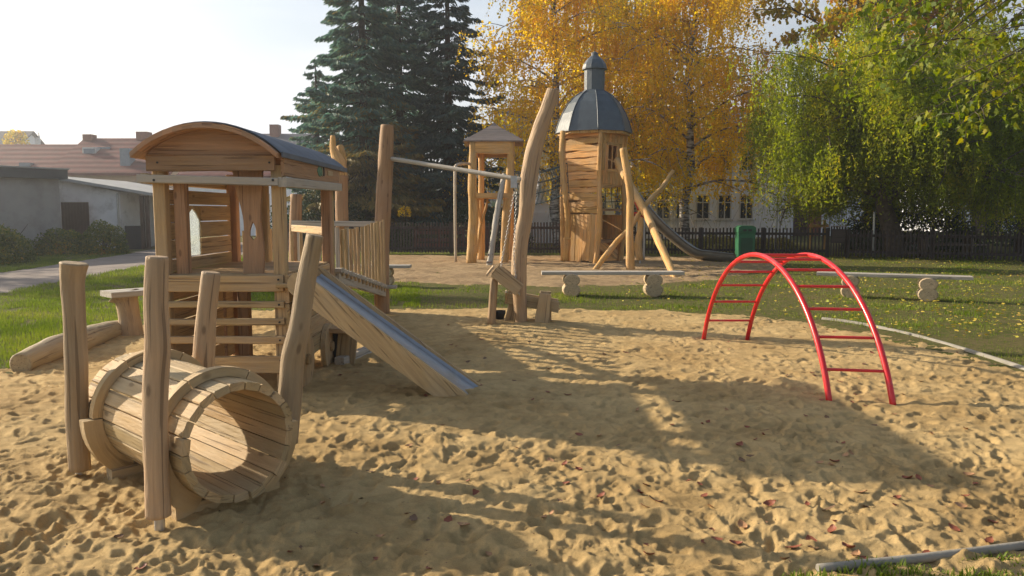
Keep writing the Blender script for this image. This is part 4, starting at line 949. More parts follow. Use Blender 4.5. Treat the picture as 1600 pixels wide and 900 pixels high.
for k in range(4):
    m = MB(); m.log([tv(k, -.1, .03)+Vector((random.uniform(-.06, .06), 0, 0)), tv(k, .9, .03)+Vector((random.uniform(-.05, .05), 0, 0)), tv(k, 1.9, .05)+Vector((random.uniform(-.07, .07), 0, 0)), tv(k, 3.0, .02), tv(k, 4.12, 0)], [.095, .085, .08, .075, .07], 10, 6, .09); m.build('corner_log', W_tower, tw)
# extra crooked log at the left and small rail
m = MB(); m.log([P(884, 408, 24.6), P(887, 350, 24.4), P(882, 290, 24.2), P(878, 240, 24.2), P(880, 205, 24.3)], [.10, .10, .09, .09, .08], 10, 6, .09); m.build('crooked_log', W_tower, tw)
m = MB(); m.board(P(881, 373, 24.2), P(892, 373, 24.2), .2, .05); m.build('step', W_tower, tw)
b = MB(); b.lathe((TX, TY, 0), [(1.24, 4.10), (1.225, 4.13), (1.20, 4.2), (1.13, 4.42), (1.01, 4.72), (.83, 5.02), (.61, 5.26), (.39, 5.40), (.36, 5.44)], 8, R(0), False); dm = b.build('dome', DOME, tw)
me = dm.data
b = MB(); b.lathe((TX, TY, 0), [(.335, 5.42), (.335, 6.08), (.40, 6.09), (.40, 6.14), (.37, 6.24), (.28, 6.38), (.15, 6.5), (.11, 6.53), (.11, 6.62), (.02, 6.66)], 12, R(9), False); b.build('lantern', DOME, dm)
b = MB(); b.tube([(TX, TY, 6.6), (TX, TY, 6.95)], .007); b.build('finial', BLACKRUB, dm)
b = MB()
for k in range(8):
    a0 = 2*PI*k/8; b.tube([Vector((TX+r_*math.sin(a0)*1.004, TY-r_*math.cos(a0)*1.004, z)) for (r_, z) in [(1.225, 4.13), (1.13, 4.42), (1.01, 4.72), (.83, 5.02), (.61, 5.26), (.39, 5.41)]], .018, 6, 4)
b.build('dome_seams', DOME, dm)
b = MB(); b.lathe((TX, TY, 0), [(1.16, 4.02), (1.16, 4.10)], 8, R(0), False); b.build('wall_plate', W_tower, tw)
# tube slide from the tower
sl = thing('tube_slide', 'long dull metal slide running down from the back of the tower', 'slide', (TX+2, TY, 0))
path = [P(962, 268, 25.6), P(985, 297, 25.5), P(1020, 339, 25.3), P(1055, 371, 25.1), P(1085, 391, 24.9), P(1112, 402, 24.8), P(1146, 406, 24.7)]
def trough(pts, r_, t_=.02, n=8, seg=14, a0=-100, a1=100):
    pts2 = []; m_ = len(pts)
    for i in range(m_-1):
        a = pts[max(i-1, 0)]; b = pts[i]; c = pts[i+1]; d = pts[min(i+2, m_-1)]
        for q in range(n):
            t = q/n; pts2.append(0.5*((2*b)+(c-a)*t+(2*a-5*b+4*c-d)*t*t+(3*b-a-3*c+d)*t**3))
    pts2.append(pts[-1]); V_, F_ = [], []
    for i, p in enumerate(pts2):
        tg = (pts2[min(i+1, len(pts2)-1)]-pts2[max(i-1, 0)]).normalized(); s_ = tg.cross(Vector((0, 0, 1))).normalized(); u_ = s_.cross(tg)
        for rr in (r_, r_-t_):
            for k in range(seg+1):
                th = R(a0+(a1-a0)*k/seg); V_.append(p+u_*(r_-rr*math.cos(th))+s_*rr*math.sin(th))
    W_ = 2*(seg+1)
    for i in range(len(pts2)-1):
        for k in range(seg):
            F_.append([i*W_+k, i*W_+k+1, (i+1)*W_+k+1, (i+1)*W_+k]); o = seg+1; F_.append([i*W_+o+k+1, i*W_+o+k, (i+1)*W_+o+k, (i+1)*W_+o+k+1])
        for k in (0, seg): F_.append([i*W_+k, (i+1)*W_+k, (i+1)*W_+seg+1+k, i*W_+seg+1+k])
    for i in (0, len(pts2)-1):
        for k in range(seg): F_.append([i*W_+k, i*W_+k+1, i*W_+seg+2+k, i*W_+seg+1+k])
    return V_, F_
V_, F_ = trough([p-Vector((0, 0, .25)) if i < 5 else p-Vector((0, 0, .12)) for i, p in enumerate(path)], .27)
b = MB(); b.add(V_, F_, None, .5, True); b.build('chute', DULLSTEEL, sl)
p = P(1009, 352, 25.0); b = MB(); b.tube([Vector((p.x, 25.3, 0)), Vector((p.x, 25.3, 1.35))], .04); b.build('support_pole', GALV, sl)

# climbing logs by the tower
lg = 'bare climbing logs by the tower'
def climblog(label, pts, rad):
    b = MB(); b.log(pts, rad, 10, 6, .07); return T(b.build('climbing_log', W_tower), label, 'log', lg)
climblog('upright climbing log right before the tower opening', [P(985, 424, 21.2), P(984, 360, 21.3), P(985, 310, 21.4), P(980, 270, 21.5), P(974, 232, 21.6)], [.12, .10, .115, .11, .10])
climblog('thick climbing log leaning from the tower window down to the right', [P(1056, 438, 18.6), P(1035, 390, 20.0), P(1010, 335, 21.9), P(985, 290, 23.2), P(963, 250, 24.2)], [.085, .095, .12, .115, .10])
climblog('thin climbing log rising from lower left to upper right across the upright one', [P(928, 424, 21.2), P(962, 380, 21.8), P(985, 355, 22.2), P(1010, 318, 22.6), P(1035, 292, 23.0), P(1052, 267, 23.3)], [.07, .08, .075, .075, .07, .055])
b = MB(); b.log([P(1000, 406, 23.6), P(997, 380, 23.6), P(1001, 352, 23.6), P(999, 334, 23.6)], [.10, .12, .10, .11], 10, 6, .08); cp_ = T(b.build('climbing_log', W_tower), 'short stout post under the red rope lashing by the tower', 'log', lg)
b = MB(); b.tube([P(1000, 424, 23.6), P(1000, 404, 23.6)], .03); b.build('metal_foot', GALV, cp_)
b = MB(); c0 = P(1000, 334, 22.5); 
for k in range(7): b.tube([c0+Vector((random.uniform(-.25, .25), random.uniform(-.1, .1), random.uniform(-.15, .12))) for _ in range(3)], .022, 6, 4)
b.tube([c0, P(993, 318, 22.5), P(990, 316, 22.6)], .02, 6, 3)
T(b.build('rope_lashing', REDROPE), 'red rope lashing where the climbing logs cross', 'rope')

# ------------------------------------------------------------------ little roofed hut and climbing gear
hx = P(770, 400, 24.5).x
hu = thing('lookout_hut', 'small open lookout hut on posts with a pyramid board roof', 'hut', (hx, 24.8, 0))
def hp(px, py, Y): return P(px, py, Y)
b = MB(); b.log([hp(736, 411, 24.2), hp(740, 340, 24.2), hp(738, 290, 24.2), hp(740, 222, 24.2)], [.17, .145, .14, .13], 12, 7, .07); b.build('post', W_tower, hu)
b = MB(); b.log([hp(788, 410, 24.2), hp(791, 340, 24.2), hp(796, 290, 24.2), hp(799, 222, 24.2)], [.15, .13, .13, .12], 12, 7, .07); b.build('post', W_tower, hu)
for px in (752, 797): b = MB(); b.log([hp(px, 405, 25.7), hp(px, 330, 25.7), hp(px, 228, 25.7)], [.12, .11, .10], 10, 7, .07); b.build('post', W_tower, hu)
cx0, cx1 = hp(743, 230, 24.2).x, hp(797, 230, 24.2).x
b = MB(); b.board((cx0, 24.1, 3.60), (cx1, 24.1, 3.60), .42, .04, up=(0, -1, 0), seg=4, wob=.01); b.board((cx0, 25.8, 3.6), (cx1, 25.8, 3.6), .42, .04, up=(0, -1, 0)); b.board((cx0, 24.1, 3.6), (cx0, 25.8, 3.6), .42, .04, up=(-1, 0, 0)); b.board((cx1, 24.1, 3.6), (cx1, 25.8, 3.6), .42, .04, up=(1, 0, 0)); b.build('eave_boards', W_tower, hu)
b = MB(); b.box(cx0, cx1, 24.2, 25.7, 2.02, 2.12); b.board((cx0, 24.06, 2.1), (cx1, 24.06, 2.1), .16, .06, up=(0, -1, 0)); b.build('platform', W_tower, hu)
ex = hp(772, 222, 24.9).x; b = MB()
nC = 6
for k in range(nC):
    f0, f1 = 1-k/nC, 1-(k+1.25)/nC; f1 = max(f1, .02); z0 = 3.76+.60*k/nC
    for s_ in range(4):
        a0, a1 = PI/4+s_*PI/2, PI/4+(s_+1)*PI/2; rr = 1.32
        q = [Vector((ex+rr*f0*math.cos(a0), 24.95+rr*f0*math.sin(a0), z0)), Vector((ex+rr*f0*math.cos(a1), 24.95+rr*f0*math.sin(a1), z0)), Vector((ex+rr*f1*math.cos(a1), 24.95+rr*f1*math.sin(a1), z0+.135)), Vector((ex+rr*f1*math.cos(a0), 24.95+rr*f1*math.sin(a0), z0+.135))]
        b.prism(q[::-1], (0, 0, .035))
b.build('roof', W_hutroof, hu)
b = MB(); b.log([hp(764, 418, 23.0), hp(772, 365, 23.3), hp(779, 320, 23.7), hp(788, 272, 24.1)], [.10, .09, .085, .07], 10, 8, .10)
ll = T(b.build('ladder_log', W_grey), 'notched grey log ladder leaning against the lookout hut', 'ladder')
b = MB(); [b.tube([hp(764+1.95*k-4, 410-12*k, 22.95+.1*k), hp(764+1.95*k+4, 409-12*k, 22.95+.1*k)], .035, 6, 3) for k in range(10)]; b.build('notches', W_hutroof, ll)
b = MB(); b.log([hp(745, 395, 24.9), hp(750, 360, 24.9), hp(753, 345, 24.8), hp(760, 322, 24.8), hp(763, 300, 24.8)], [.05, .05, .045, .04, .03], 8, 6, .08); b.log([hp(752, 348, 24.8), hp(747, 325, 24.8), hp(748, 302, 24.7)], [.045, .04, .04], 8, 6, .08)
T(b.build('forked_branch', W_tower), 'thin forked climbing branch under the hut platform', 'branch')
b = MB(); b.tube([hp(712, 409, 23.6), hp(711, 330, 23.6), hp(711, 268, 23.6), hp(712, 260, 23.6), hp(716, 257, 23.7), hp(724, 256, 23.9), hp(737, 256, 24.2)], .045, 8, 5)
T(b.build('fire_pole', plain('worn_pole_metal', (.50, .42, .32), .45, .6, .1)), 'slim sliding pole bent at the top into the left post of the hut', 'pole')
# net bridge
b = MB()
A0, A1, B0, B1 = hp(803, 268, 24.3), hp(803, 322, 24.3), hp(886, 255, 24.3), hp(889, 300, 24.3)
for off in (0, .9):
    o = Vector((0, off, 0))
    def q(u, v, sag=.12): 
        t_ = A0.lerp(B0, u); l_ = A1.lerp(B1, u); p_ = t_.lerp(l_, v); p_.z -= sag*4*u*(1-u); return p_+o
    for v in (0, .33, .66, 1): b.tube([q(u/6, v) for u in range(7)], 0.016 if v in (0, 1) else .011, 6, 2)
    for k in range(13):
        u = k/12; b.tube([q(u, 0), q(min(1, u+.08), .5), q(u, 1)], .010, 5, 2)
for k in range(9):
    u = k/8; t_ = A1.lerp(B1, u); t_.z -= .12*4*u*(1-u); b.tube([t_, t_+Vector((0, .9, 0))], .02, 5, 2)
T(b.build('net_bridge', ROPE), 'blue-grey rope net bridge between the hut and the tower', 'rope bridge')

# ------------------------------------------------------------------ log benches
def logbench(label, pa, pb, legs, ztop, depth=.34, lr=.125):
    root = thing('log_bench', label, 'bench', tuple(((pa+pb)/2).xy)+(0,), 'plank benches on stacked logs')
    pa = Vector((pa.x, pa.y, ztop-.03)); pb = Vector((pb.x, pb.y, ztop-.03)); d = (pb-pa).normalized(); n = Vector((-d.y, d.x, 0))
    for k in (-1, 1): b = MB(); b.board(pa+n*k*depth/4, pb+n*k*depth/4+Vector((0, 0, 0)), depth/2*.94, .06, seg=6, wob=.004); b.build('plank', W_grey, root)
    for f in legs:
        c = pa.lerp(pb, f); lo = []
        for (zc, rr) in ((lr*.95, lr*1.05), (ztop-.06-lr*.80, lr*.98)):
            b = MB(); a = Vector((c.x, c.y, zc))-n*.19; e = Vector((c.x, c.y, zc))+n*.19; b.log([a, Vector((c.x, c.y, zc)), e], [rr, rr*1.02, rr], 20, 5, .02, squash=1.25); b.build('log_block', W_log, root)
logbench('plank bench on two pairs of stacked logs in the middle before the tower', G(846, 462), G(1066, 462), (.21, .79), .47, .34, .125)
logbench('plank bench on stacked logs on the lawn behind the red climbing arch', G(1275, 462), G(1517, 472), (.23, .73), .46, .34, .125)
logbench('plank bench on stacked logs just right of the tall post behind the cabin', G(540, 447), G(642, 447), (.62,), .46, .34, .125)
# stub bench at left behind the log
root = thing('stub_bench', 'two-plank bench on a flared stump behind the fallen log', 'bench', (-4.95, 9.8, 0))
b = MB(); b.log([(-4.93, 9.84, -.05), (-4.95, 9.84, .25), (-4.97, 9.84, .45), (-5.0, 9.84, .53)], [.155, .125, .135, .19], 14, 6, .03); b.build('stump', W_post, root)
pa, pb = Vector((-5.12, 9.62, .565)), Vector((-3.9, 10.9, .565)); n = Vector((-.72, .69, 0))
for k in (-1, 1): b = MB(); b.board(pa+n*k*.105, pb+n*k*.105, .2, .07, seg=5, wob=.006); b.build('plank', W_grey, root)
# fallen log
b = MB(); b.log([(-4.93, 7.6, .075), (-4.98, 8.2, .11), (-4.97, 8.7, .12), (-5.08, 9.2, .10), (-5.12, 9.6, .09), (-5.1, 10.0, .08)], [.115, .13, .14, .145, .13, .12], 18, 8, .04)
T(b.build('fallen_log', W_log), 'peeled pale log lying along the left edge of the sand', 'log')

# ------------------------------------------------------------------ sand hoist with chains
hoist = thing('sand_hoist_post', 'tall curved peeled post beside the wooden sand troughs', 'post', (P(815, 507, 10.85).x, 10.85, 0))
hp_ = [(815, 512, .085), (812, 470, .10), (811, 430, .115), (813, 385, .11), (822, 335, .105), (826, 285, .12), (833, 240, .115), (845, 200, .105), (857, 165, .095), (865, 141, .09)]
b = MB(); b.log([P(a, c, 10.85) for a, c, r_ in hp_], [r_ for a, c, r_ in hp_], 22, 8, .035); b.build('trunk', W_post, hoist)
def chain(name, a, e, sag, lw=.012, step=.036):
    b = MB(); n = int((e-a).length/step)
    for k in range(n):
        t = (k+.5)/n; p = a.lerp(e, t); p.z -= sag*4*t*(1-t); d = (e-a).normalized()
        sd = Vector((1, 0, 0)) if k % 2 else Vector((0, 1, 0)); sd = (sd-d*sd.dot(d)).normalized()
        loop = [p+d*(math.cos(q)*step*.62)+sd*(math.sin(q)*step*.36) for q in [2*PI*i/8 for i in range(9)]]
        b.tube(loop, .0042, 5, 1)
    return b
b = chain('chain', P(804, 300, 10.75), P(779, 437, 10.75), .0); T(b.build('hoist_chain', GALV), 'slack steel chain hanging from the hoist box to the upper trough', 'chain')
b = chain('chain', P(806, 300, 10.68), P(805, 398, 10.68), .0).v and chain('c', P(807, 300, 10.69), P(803, 400, 10.69), .02); 
b2 = chain('c', P(803, 400, 10.69), P(808, 458, 10.69), .0)
for mb in (b2,):
    o = len(b.v); b.v += mb.v; b.g += mb.g; b.r += mb.r; b.sm += mb.sm; b.f += [[o+k for k in f] for f in mb.f]
T(b.build('hoist_chain', GALV), 'steel chain running down close along the curved post', 'chain')
b = MB(); p = P(803, 284, 10.72); b.box(p.x-.045, p.x+.045, 10.67, 10.76, p.z-.085, p.z+.08); T(b.build('hoist_box', GALV), 'small grey metal pulley box under the cross bar', 'pulley box')
pa_ = P(612, 248, 11.95); pb_ = P(822, 282, 10.78); b = MB(); b.log([pa_, pa_.lerp(pb_, .5), pb_], [.034, .034, .034], 12, 5, .01); T(b.build('cross_bar', W_grey), 'long round cross bar between the tall post and the curved post', 'bar')
# troughs
tr = thing('sand_trough', 'upper tilted wooden sand trough on a thin post', 'trough', (P(770, 508, 10.7).x, 10.7, 0), 'wooden sand troughs')
b = MB(); b.log([P(768, 506, 10.7), P(770, 470, 10.7), P(772, 436, 10.7)], [.058, .055, .052], 12, 5, .03); b.build('post', W_post, tr)
b = MB(); b.tube([P(768, 512, 10.7), P(768, 505, 10.7)], .03); b.build('metal_foot', GALV, tr)
a0, a1 = P(771, 431, 10.62), P(812, 461, 10.62)
b = MB(); b.board(a0+Vector((0, .17, 0)), a1+Vector((0, .17, 0)), .36, .03); b.build('trough_floor', W_pale, tr)
for o_ in (-.01, .36): b = MB(); b.board(a0+Vector((.02, o_, .07)), a1+Vector((0, o_, .07)), .03, .19); b.build('trough_side', W_pale, tr)
b = MB(); b.board(a0+Vector((-.05, -.03, .06)), a0+Vector((-.05, .38, .06)), .15, .03, up=(-1, 0, .8)); b.build('trough_end', W_pale, tr)
tr = thing('sand_trough', 'lower wooden sand trough with splayed board legs behind the curved post', 'trough', (P(832, 505, 10.9).x, 10.9, 0), 'wooden sand troughs')
a0, a1 = P(793, 468, 11.0), P(873, 482, 10.8)
b = MB(); b.board(a0+Vector((0, .16, -.04)), a1+Vector((0, .16, -.04)), .32, .03); b.build('trough_floor', W_pale, tr)
for o_ in (-.01, .33): b = MB(); b.board(a0+Vector((0, o_, .02)), a1+Vector((0, o_, .02)), .03, .16); b.build('trough_side', W_pale, tr)
b = MB(); b.board(a0+Vector((-.02, -.03, .02)), a0+Vector((-.02, .36, .02)), .16, .03, up=(-1, 0, 0)); b.build('trough_end', W_pale, tr)
for (pt, pbm, w0, w1) in ((P(803, 470, 11.03), P(795, 503, 11.03), .12, .13), (P(852, 459, 10.76), P(846, 510, 10.76), .16, .22)):
    b = MB(); b.board(pbm, pt, w1, .045, up=(0, -1, 0), w1=w0); b.build('leg', W_pale, tr)
    b = MB(); b.board(pbm+Vector((.05, .36, 0)), pt+Vector((.02, .36, 0)), w1, .045, up=(0, -1, 0), w1=w0); b.build('leg', W_pale, tr)
b = MB(); p = P(781, 499, 10.75); b.lathe((p.x, 10.78, p.z), [(.055, 0), (.085, .10), (.085, .12), (.07, .12), (.05, .02)], 14); T(b.build('sand_bucket', BLACKRUB), 'small black rubber bucket behind the thin trough post', 'bucket')

# ------------------------------------------------------------------ train cabin
XL, XR, YF, YBk = -3.09, -2.03, 6.72, 8.50
cb = thing('train_cabin', 'wooden train cabin playhouse with an arched felted roof', 'playhouse', ((XL+XR)/2, 7.6, 0))
pw = .105
def post(x, y, z0, z1, m_=W_cab, w_=pw, name='post'):
    b = MB(); b.board((x, y, z0), (x, y, z1), w_, w_, up=(0, -1, 0), bev=.008); return b.build(name, m_, cb)
post(XL+.02, YF+.05, -.1, 2.0); post(XR-.01, YF+.05, -.1, 2.0); post(XL+.02, YBk, -.1, 2.0, W_red); post(XR-.01, YBk, -.1, 2.0, W_red)
post(XR-.01, YBk+.13, .3, 1.85, W_cab, .08); post(-2.72, YBk-.02, 1.05, 1.9, W_cab, .09); post(XL+.16, YF+.13, 1.05, 1.9, W_red, .10)
b = MB(); [b.board((XL, YF+.1+k*.15, 1.035), (XR, YF+.1+k*.15, 1.035), .145, .035) for k in range(12)]; b.build('floor', W_cab, cb)
# front boards
def fb(z, h, x0=XL-.03, x1=XR+.03, name='front_board', m_=W_cab, y=None):
    b = MB(); yy = (YF-.022) if y is None else y; b.board((x0, yy, z), (x1, yy, z), h, .036, up=(0, -1, 0), bev=.007, seg=5, wob=.002); b.build(name, m_, cb)
fb(.975, .145); fb(.79, .058, name='front_slat'); fb(.635, .060, name='front_slat'); fb(.475, .066, name='front_slat'); fb(.255, .15)
b = MB(); b.board((XL-.13, YF-.04, 1.885), (XR+.02, YF-.04, 1.855), .075, .07, seg=3, wob=.002); b.build('front_beam', W_grey, cb)
b = MB(); b.board((XR+.055, YF-.06, 1.855), (XR+.055, YBk+.32, 1.875), .075, .085); b.build('side_beam', W_grey, cb)
b = MB(); b.board((XL-.07, YF-.06, 1.885), (XL-.07, YBk+.3, 1.885), .07, .085); b.build('side_beam', W_cab, cb)
b = MB(); b.board((XL-.05, YF-.045, 2.015), (XR-.01, YF-.045, 2.015), .135, .035, up=(0, -1, 0), seg=4, wob=.003); b.build('fascia_board', W_red, cb)
# roof arc
def arc(x0, x1, ze, zp, n=14):
    w_ = (x1-x0)/2; h = zp-ze; Rr = (w_*w_+h*h)/(2*h); c = ((x0+x1)/2, zp-Rr); a = math.asin(w_/Rr); return [(c[0]+Rr*math.sin(-a+2*a*k/n), c[1]+Rr*math.cos(-a+2*a*k/n)) for k in range(n+1)]
xl, xr = XL-.12, XR+.055
g_ = arc(XL-.06, XR, 2.09, 2.30); b = MB(); b.prism([(x, YF-.03, z) for x, z in g_][::-1], (0, .03, 0), e=(1, 0, 0)); b.build('gable_board', W_red, cb)
b = MB(); b.prism([(x, YBk+.25, z) for x, z in g_][::-1], (0, .03, 0), e=(1, 0, 0)); b.build('gable_board', W_red, cb)
o_ = arc(xl, xr, 2.095, 2.345, 16); i_ = arc(xl+.004, xr-.004, 2.052, 2.300, 16); b = MB()
for k in range(16):
    q = [(o_[k][0], YF-.20, o_[k][1]), (o_[k+1][0], YF-.20, o_[k+1][1]), (i_[k+1][0], YF-.20, i_[k+1][1]), (i_[k][0], YF-.20, i_[k][1])]
    b.prism(q, (0, YBk+.66-(YF-.20), 0))
rf = b.build('roof', W_red, cb)
f0 = arc(xl-.012, xr+.012, 2.10, 2.352, 16); f1 = arc(xl-.022, xr+.022, 2.10, 2.362, 16); b = MB()
for k in range(16):
    q = [(f1[k][0], YF-.13, f1[k][1]), (f1[k+1][0], YF-.13, f1[k+1][1]), (f0[k+1][0], YF-.13, f0[k+1][1]), (f0[k][0], YF-.13, f0[k][1])]
    b.prism(q, (0, YBk+.65-(YF-.13), 0), smooth=False)
b.board((xr+.026, YF-.13, 2.085), (xr+.026, YBk+.655, 2.085), .012, .05); b.build('roof_felt', FELT, rf)
# right side fascia with plaque
b = MB(); b.board((XR+.052, YF-.03, 2.0), (XR+.052, YBk+.30, 2.0), .19, .03, up=(1, 0, 0), seg=5, wob=.002); sf = b.build('side_fascia', W_red, cb)
b = MB(); fy = 7.95; leaf = [(-.14, 0), (-.09, .045), (-.02, .05), (.02, .02), (.055, .05), (.06, 0), (.055, -.05), (.02, -.03), (-.03, -.055), (-.10, -.04)]
b.prism([(XR+.068, fy+a*1.0, 2.01+c) for a, c in leaf], (.006, 0, 0)); b.build('carved_leaf', plain('faded_green_paint', (.10, .20, .12), .7, 0, .4, 30), sf)
b = MB(); b.prism([(XR+.068, fy+.13+a*.5, 2.015+c*.9) for a, c in [(-.05, -.05), (.03, -.05), (.05, 0), (.03, .05), (-.05, .05), (-.02, 0)]], (.006, 0, 0)); b.build('carved_mark', BLACKRUB, sf)
b = MB(); b.prism([(XR+.068, fy+.30, 1.985), (XR+.068, fy+.52, 1.985), (XR+.068, fy+.52, 2.035), (XR+.068, fy+.30, 2.035)], (.006, 0, 0)); b.build('small_plaque', W_pale, sf)
# left wall with arched window
def arch(yc, w_, z0, z1, n=8):
    pts = [(yc-w_/2, z0), (yc+w_/2, z0)]; h = (z1-z0)*.30
    for k in range(n+1): a = k/n; pts.append((yc+w_/2-w_/2*a, z1-h+h*math.sin(a*PI/2)**.9))
    for k in range(1, n+1): a = k/n; pts.append((yc-w_/2*a, z1-h*math.sin(a*PI/2)**1.4*1.0 if a < 1 else z1-h))
    return pts
wy, ww, wz0, wz1 = 7.46, .34, 1.18, 1.64
b = MB(); y0, y1 = YF+.12, YBk-.06; xw = XL-.005
def lw(ya, yb, za, zb): b.board((xw, ya, (za+zb)/2), (xw, yb, (za+zb)/2), zb-za, .03, up=(1, 0, 0), bev=.004)
rows = [(1.055, 1.165), (1.175, 1.34), (1.35, 1.50), (1.51, 1.66), (1.67, 1.80)]
for (za, zb) in rows:
    if zb <= wz0 or za >= wz1: lw(y0, y1, za, zb)
    else: lw(y0, wy-ww/2, za, zb); lw(wy+ww/2, y1, za, zb)
b.build('left_wall', W_cab, cb)
b = MB(); ap = arch(wy, ww, wz0, wz1)
outer = [(wy-ww/2-.02, wz0), (wy-ww/2-.02, wz1+.02), (wy+ww/2+.02, wz1+.02), (wy+ww/2+.02, wz0)]
# spandrels that turn the square gap into a pointed arch
L_ = [(wy-ww/2, wz1-.14), (wy-ww/2, wz1+.02), (wy, wz1+.02), (wy, wz1), (wy-ww*.25, wz1-.05), (wy-ww*.42, wz1-.10)]
b.prism([(xw-.012, a, c) for a, c in L_], (.024, 0, 0)); b.prism([(xw-.012, 2*wy-a, c) for a, c in L_][::-1], (.024, 0, 0)); b.build('window_arch', W_cab, cb)
b = MB(); b.box(xw-.004, xw+.004, wy-ww/2, wy+ww/2, wz0, wz1); b.build('window_pane', PLEXI, cb)
# hourglass board in the front opening with a knot hole
def hourglass(xc, y, z0, z1):
    b = MB(); n = 22; L1, R1 = [], []
    for k in range(n+1):
        t = k/n; z = z0+(z1-z0)*t; w_ = .095+.035*abs(2*t-1)**1.5*(1 if t > .5 else .55)+.008*math.sin(t*9); s_ = .018*math.sin(t*4+.5); L1.append((xc-w_+s_+.02*(1-t), z)); R1.append((xc+w_+s_-.03*(1-t), z))
    hz, hh, hw = z0+.40*(z1-z0), .075, .032
    for k in range(n):
        (a, za), (a2, zb) = L1[k], L1[k+1]; (c, _), (c2, _) = R1[k], R1[k+1]
        def hole(z):
            q = (z-hz)/hh; return hw*math.sqrt(max(0, 1-q*q))*(1-.25*q) if abs(q) < 1 else 0
        h0, h1 = hole(za), hole(zb); xm = xc+.015
        if h0 == 0 and h1 == 0: b.add([(a, y, za), (c, y, za), (c2, y, zb), (a2, y, zb), (a, y+.035, za), (c, y+.035, za), (c2, y+.035, zb), (a2, y+.035, zb)], [[0, 1, 2, 3], [5, 4, 7, 6], [1, 5, 6, 2], [4, 0, 3, 7]], [(za, a, 0), (za, c, 0), (zb, c2, 0), (zb, a2, 0)]*2, .5)
        else:
            for (s0, s1, e0, e1) in ((a, xm-h0, a2, xm-h1), (xm+h0, c, xm+h1, c2)):
                b.add([(s0, y, za), (s1, y, za), (e1, y, zb), (e0, y, zb), (s0, y+.035, za), (s1, y+.035, za), (e1, y+.035, zb), (e0, y+.035, zb)], [[0, 1, 2, 3], [5, 4, 7, 6], [1, 5, 6, 2], [4, 0, 3, 7]], [(za, s0, 0), (za, s1, 0), (zb, e1, 0), (zb, e0, 0)]*2, .5)
    # same grain offset for every slice
    g0 = [Vector((v.z, v.x, v.y)) for v in b.v]; b.g = g0
    return b.build('shaped_board', W_red, cb)
hourglass(-2.31, YF+.10, 1.05, 1.98)
b = MB()
for (z, dz) in ((.975, .035), (.79, 0), (.635, 0), (.475, 0), (.255, .04)):
    for x in (XL+.02, XR-.01):
        for q in ((-1, 1) if dz else (0,)):
            b.log([(x, YF-.041, z+q*dz), (x, YF-.049, z+q*dz)], .009, 8, 1, 0)
for x in (XL+.02, XR-.02): b.log([(x, YF-.076, 1.87), (x, YF-.083, 1.87)], .011, 8, 1, 0); b.log([(x+.03*(1 if x < -2.5 else -1), YF-.063, 2.02), (x+.03*(1 if x < -2.5 else -1), YF-.070, 2.02)], .009, 8, 1, 0)
b.build('bolts', BLACKRUB, cb)
# inner lower wall, right side planks, wheels, step
b = MB(); [b.board((XL+.35, 7.25, .12+k*.19), (-2.72, 7.25, .12+k*.19), .18, .03, up=(0, -1, 0)) for k in range(5)]; b.build('lower_wall', W_red, cb)
b = MB(); b.board((-2.56, 7.3, -.05), (-2.56, 7.3, 1.0), .1, .1, up=(0, -1, 0)); b.build('post', W_red, cb)
b = MB(); [b.board((XL-.01, YF+.1, .12+k*.19), (XL-.01, YBk, .12+k*.19), .18, .03, up=(-1, 0, 0)) for k in range(5)]; b.build('lower_wall', W_cab, cb)
b = MB()
zz = [(.80, 1.045), (.58, .795), (.38, .575), (.20, .375)]
for i, (za, zb) in enumerate(zz): 
    ys = YF-.02 if i < 3 else YF+.35
    b.board((XR+.058, ys, (za+zb)/2), (XR+.058, YBk-.28, (za+zb)/2), zb-za, .034, up=(1, 0, 0), bev=.006, seg=5, wob=.003)
b.build('side_planks', W_cab, cb)
for (yc, zc, rr) in ((7.02, .24, .27), (7.95, .20, .24)):
    b = MB(); n = 26; b.prism([(XR+.08, yc+rr*math.cos(2*PI*k/n), zc+rr*math.sin(2*PI*k/n)) for k in range(n)], (.05, 0, 0)); wh = b.build('wheel', W_barrel, cb)
    b = MB(); n = 12; b.prism([(XR+.131, yc+.05*math.cos(2*PI*k/n), zc+.05*math.sin(2*PI*k/n)) for k in range(n)], (.03, 0, 0)); b.build('wheel_hub', W_cab, wh)
b = MB(); b.box(XR+.14, XR+.24, 8.02, 8.10, -.05, .34); b.build('step_post', BLACKRUB, cb)
b = MB(); b.board((XR+.08, 8.06, .37), (XR+.36, 8.02, .37), .34, .05); b.board((XR+.26, 8.03, -.02), (XR+.30, 8.03, .34), .2, .06, up=(0, -1, 0)); b.build('step', W_cab, cb)

# ramp deck with rails behind the cabin
rp_ = thing('ramp_deck', 'sloping plank deck with picket rails behind the train cabin', 'play deck', (-2.6, 10.3, 0))
b = MB(); n = 22
for k in range(n):
    t = (k+.5)/n; y = YBk+.15+(12.0-YBk-.15)*t; z = .95-.53*t; b.board((-3.15, y, z), (-1.93 if k < n-1 else -1.80, y, z), (12.0-YBk-.15)/n*.95, .045)
b.build('deck', W_grey, rp_)
b = MB(); b.board((-1.99, YBk+.2, .85), (-1.99, 12.0, .33), .05, .12); b.board((-3.1, YBk+.2, .85), (-3.1, 12.0, .33), .05, .12); b.build('side_beams', W_grey, rp_)
for k in range(13):
    t = k/12; y = 8.85+2.9*t; b = MB(); b.board((-1.955, y, .86-.48*t), (-1.955+random.uniform(-.015, .015), y+random.uniform(-.01, .01), 1.38+.09*t+random.uniform(-.02, .02)), .072, .03, up=(1, 0, 0), bev=.004, seg=4, wob=.004); b.build('picket', W_cab, rp_)
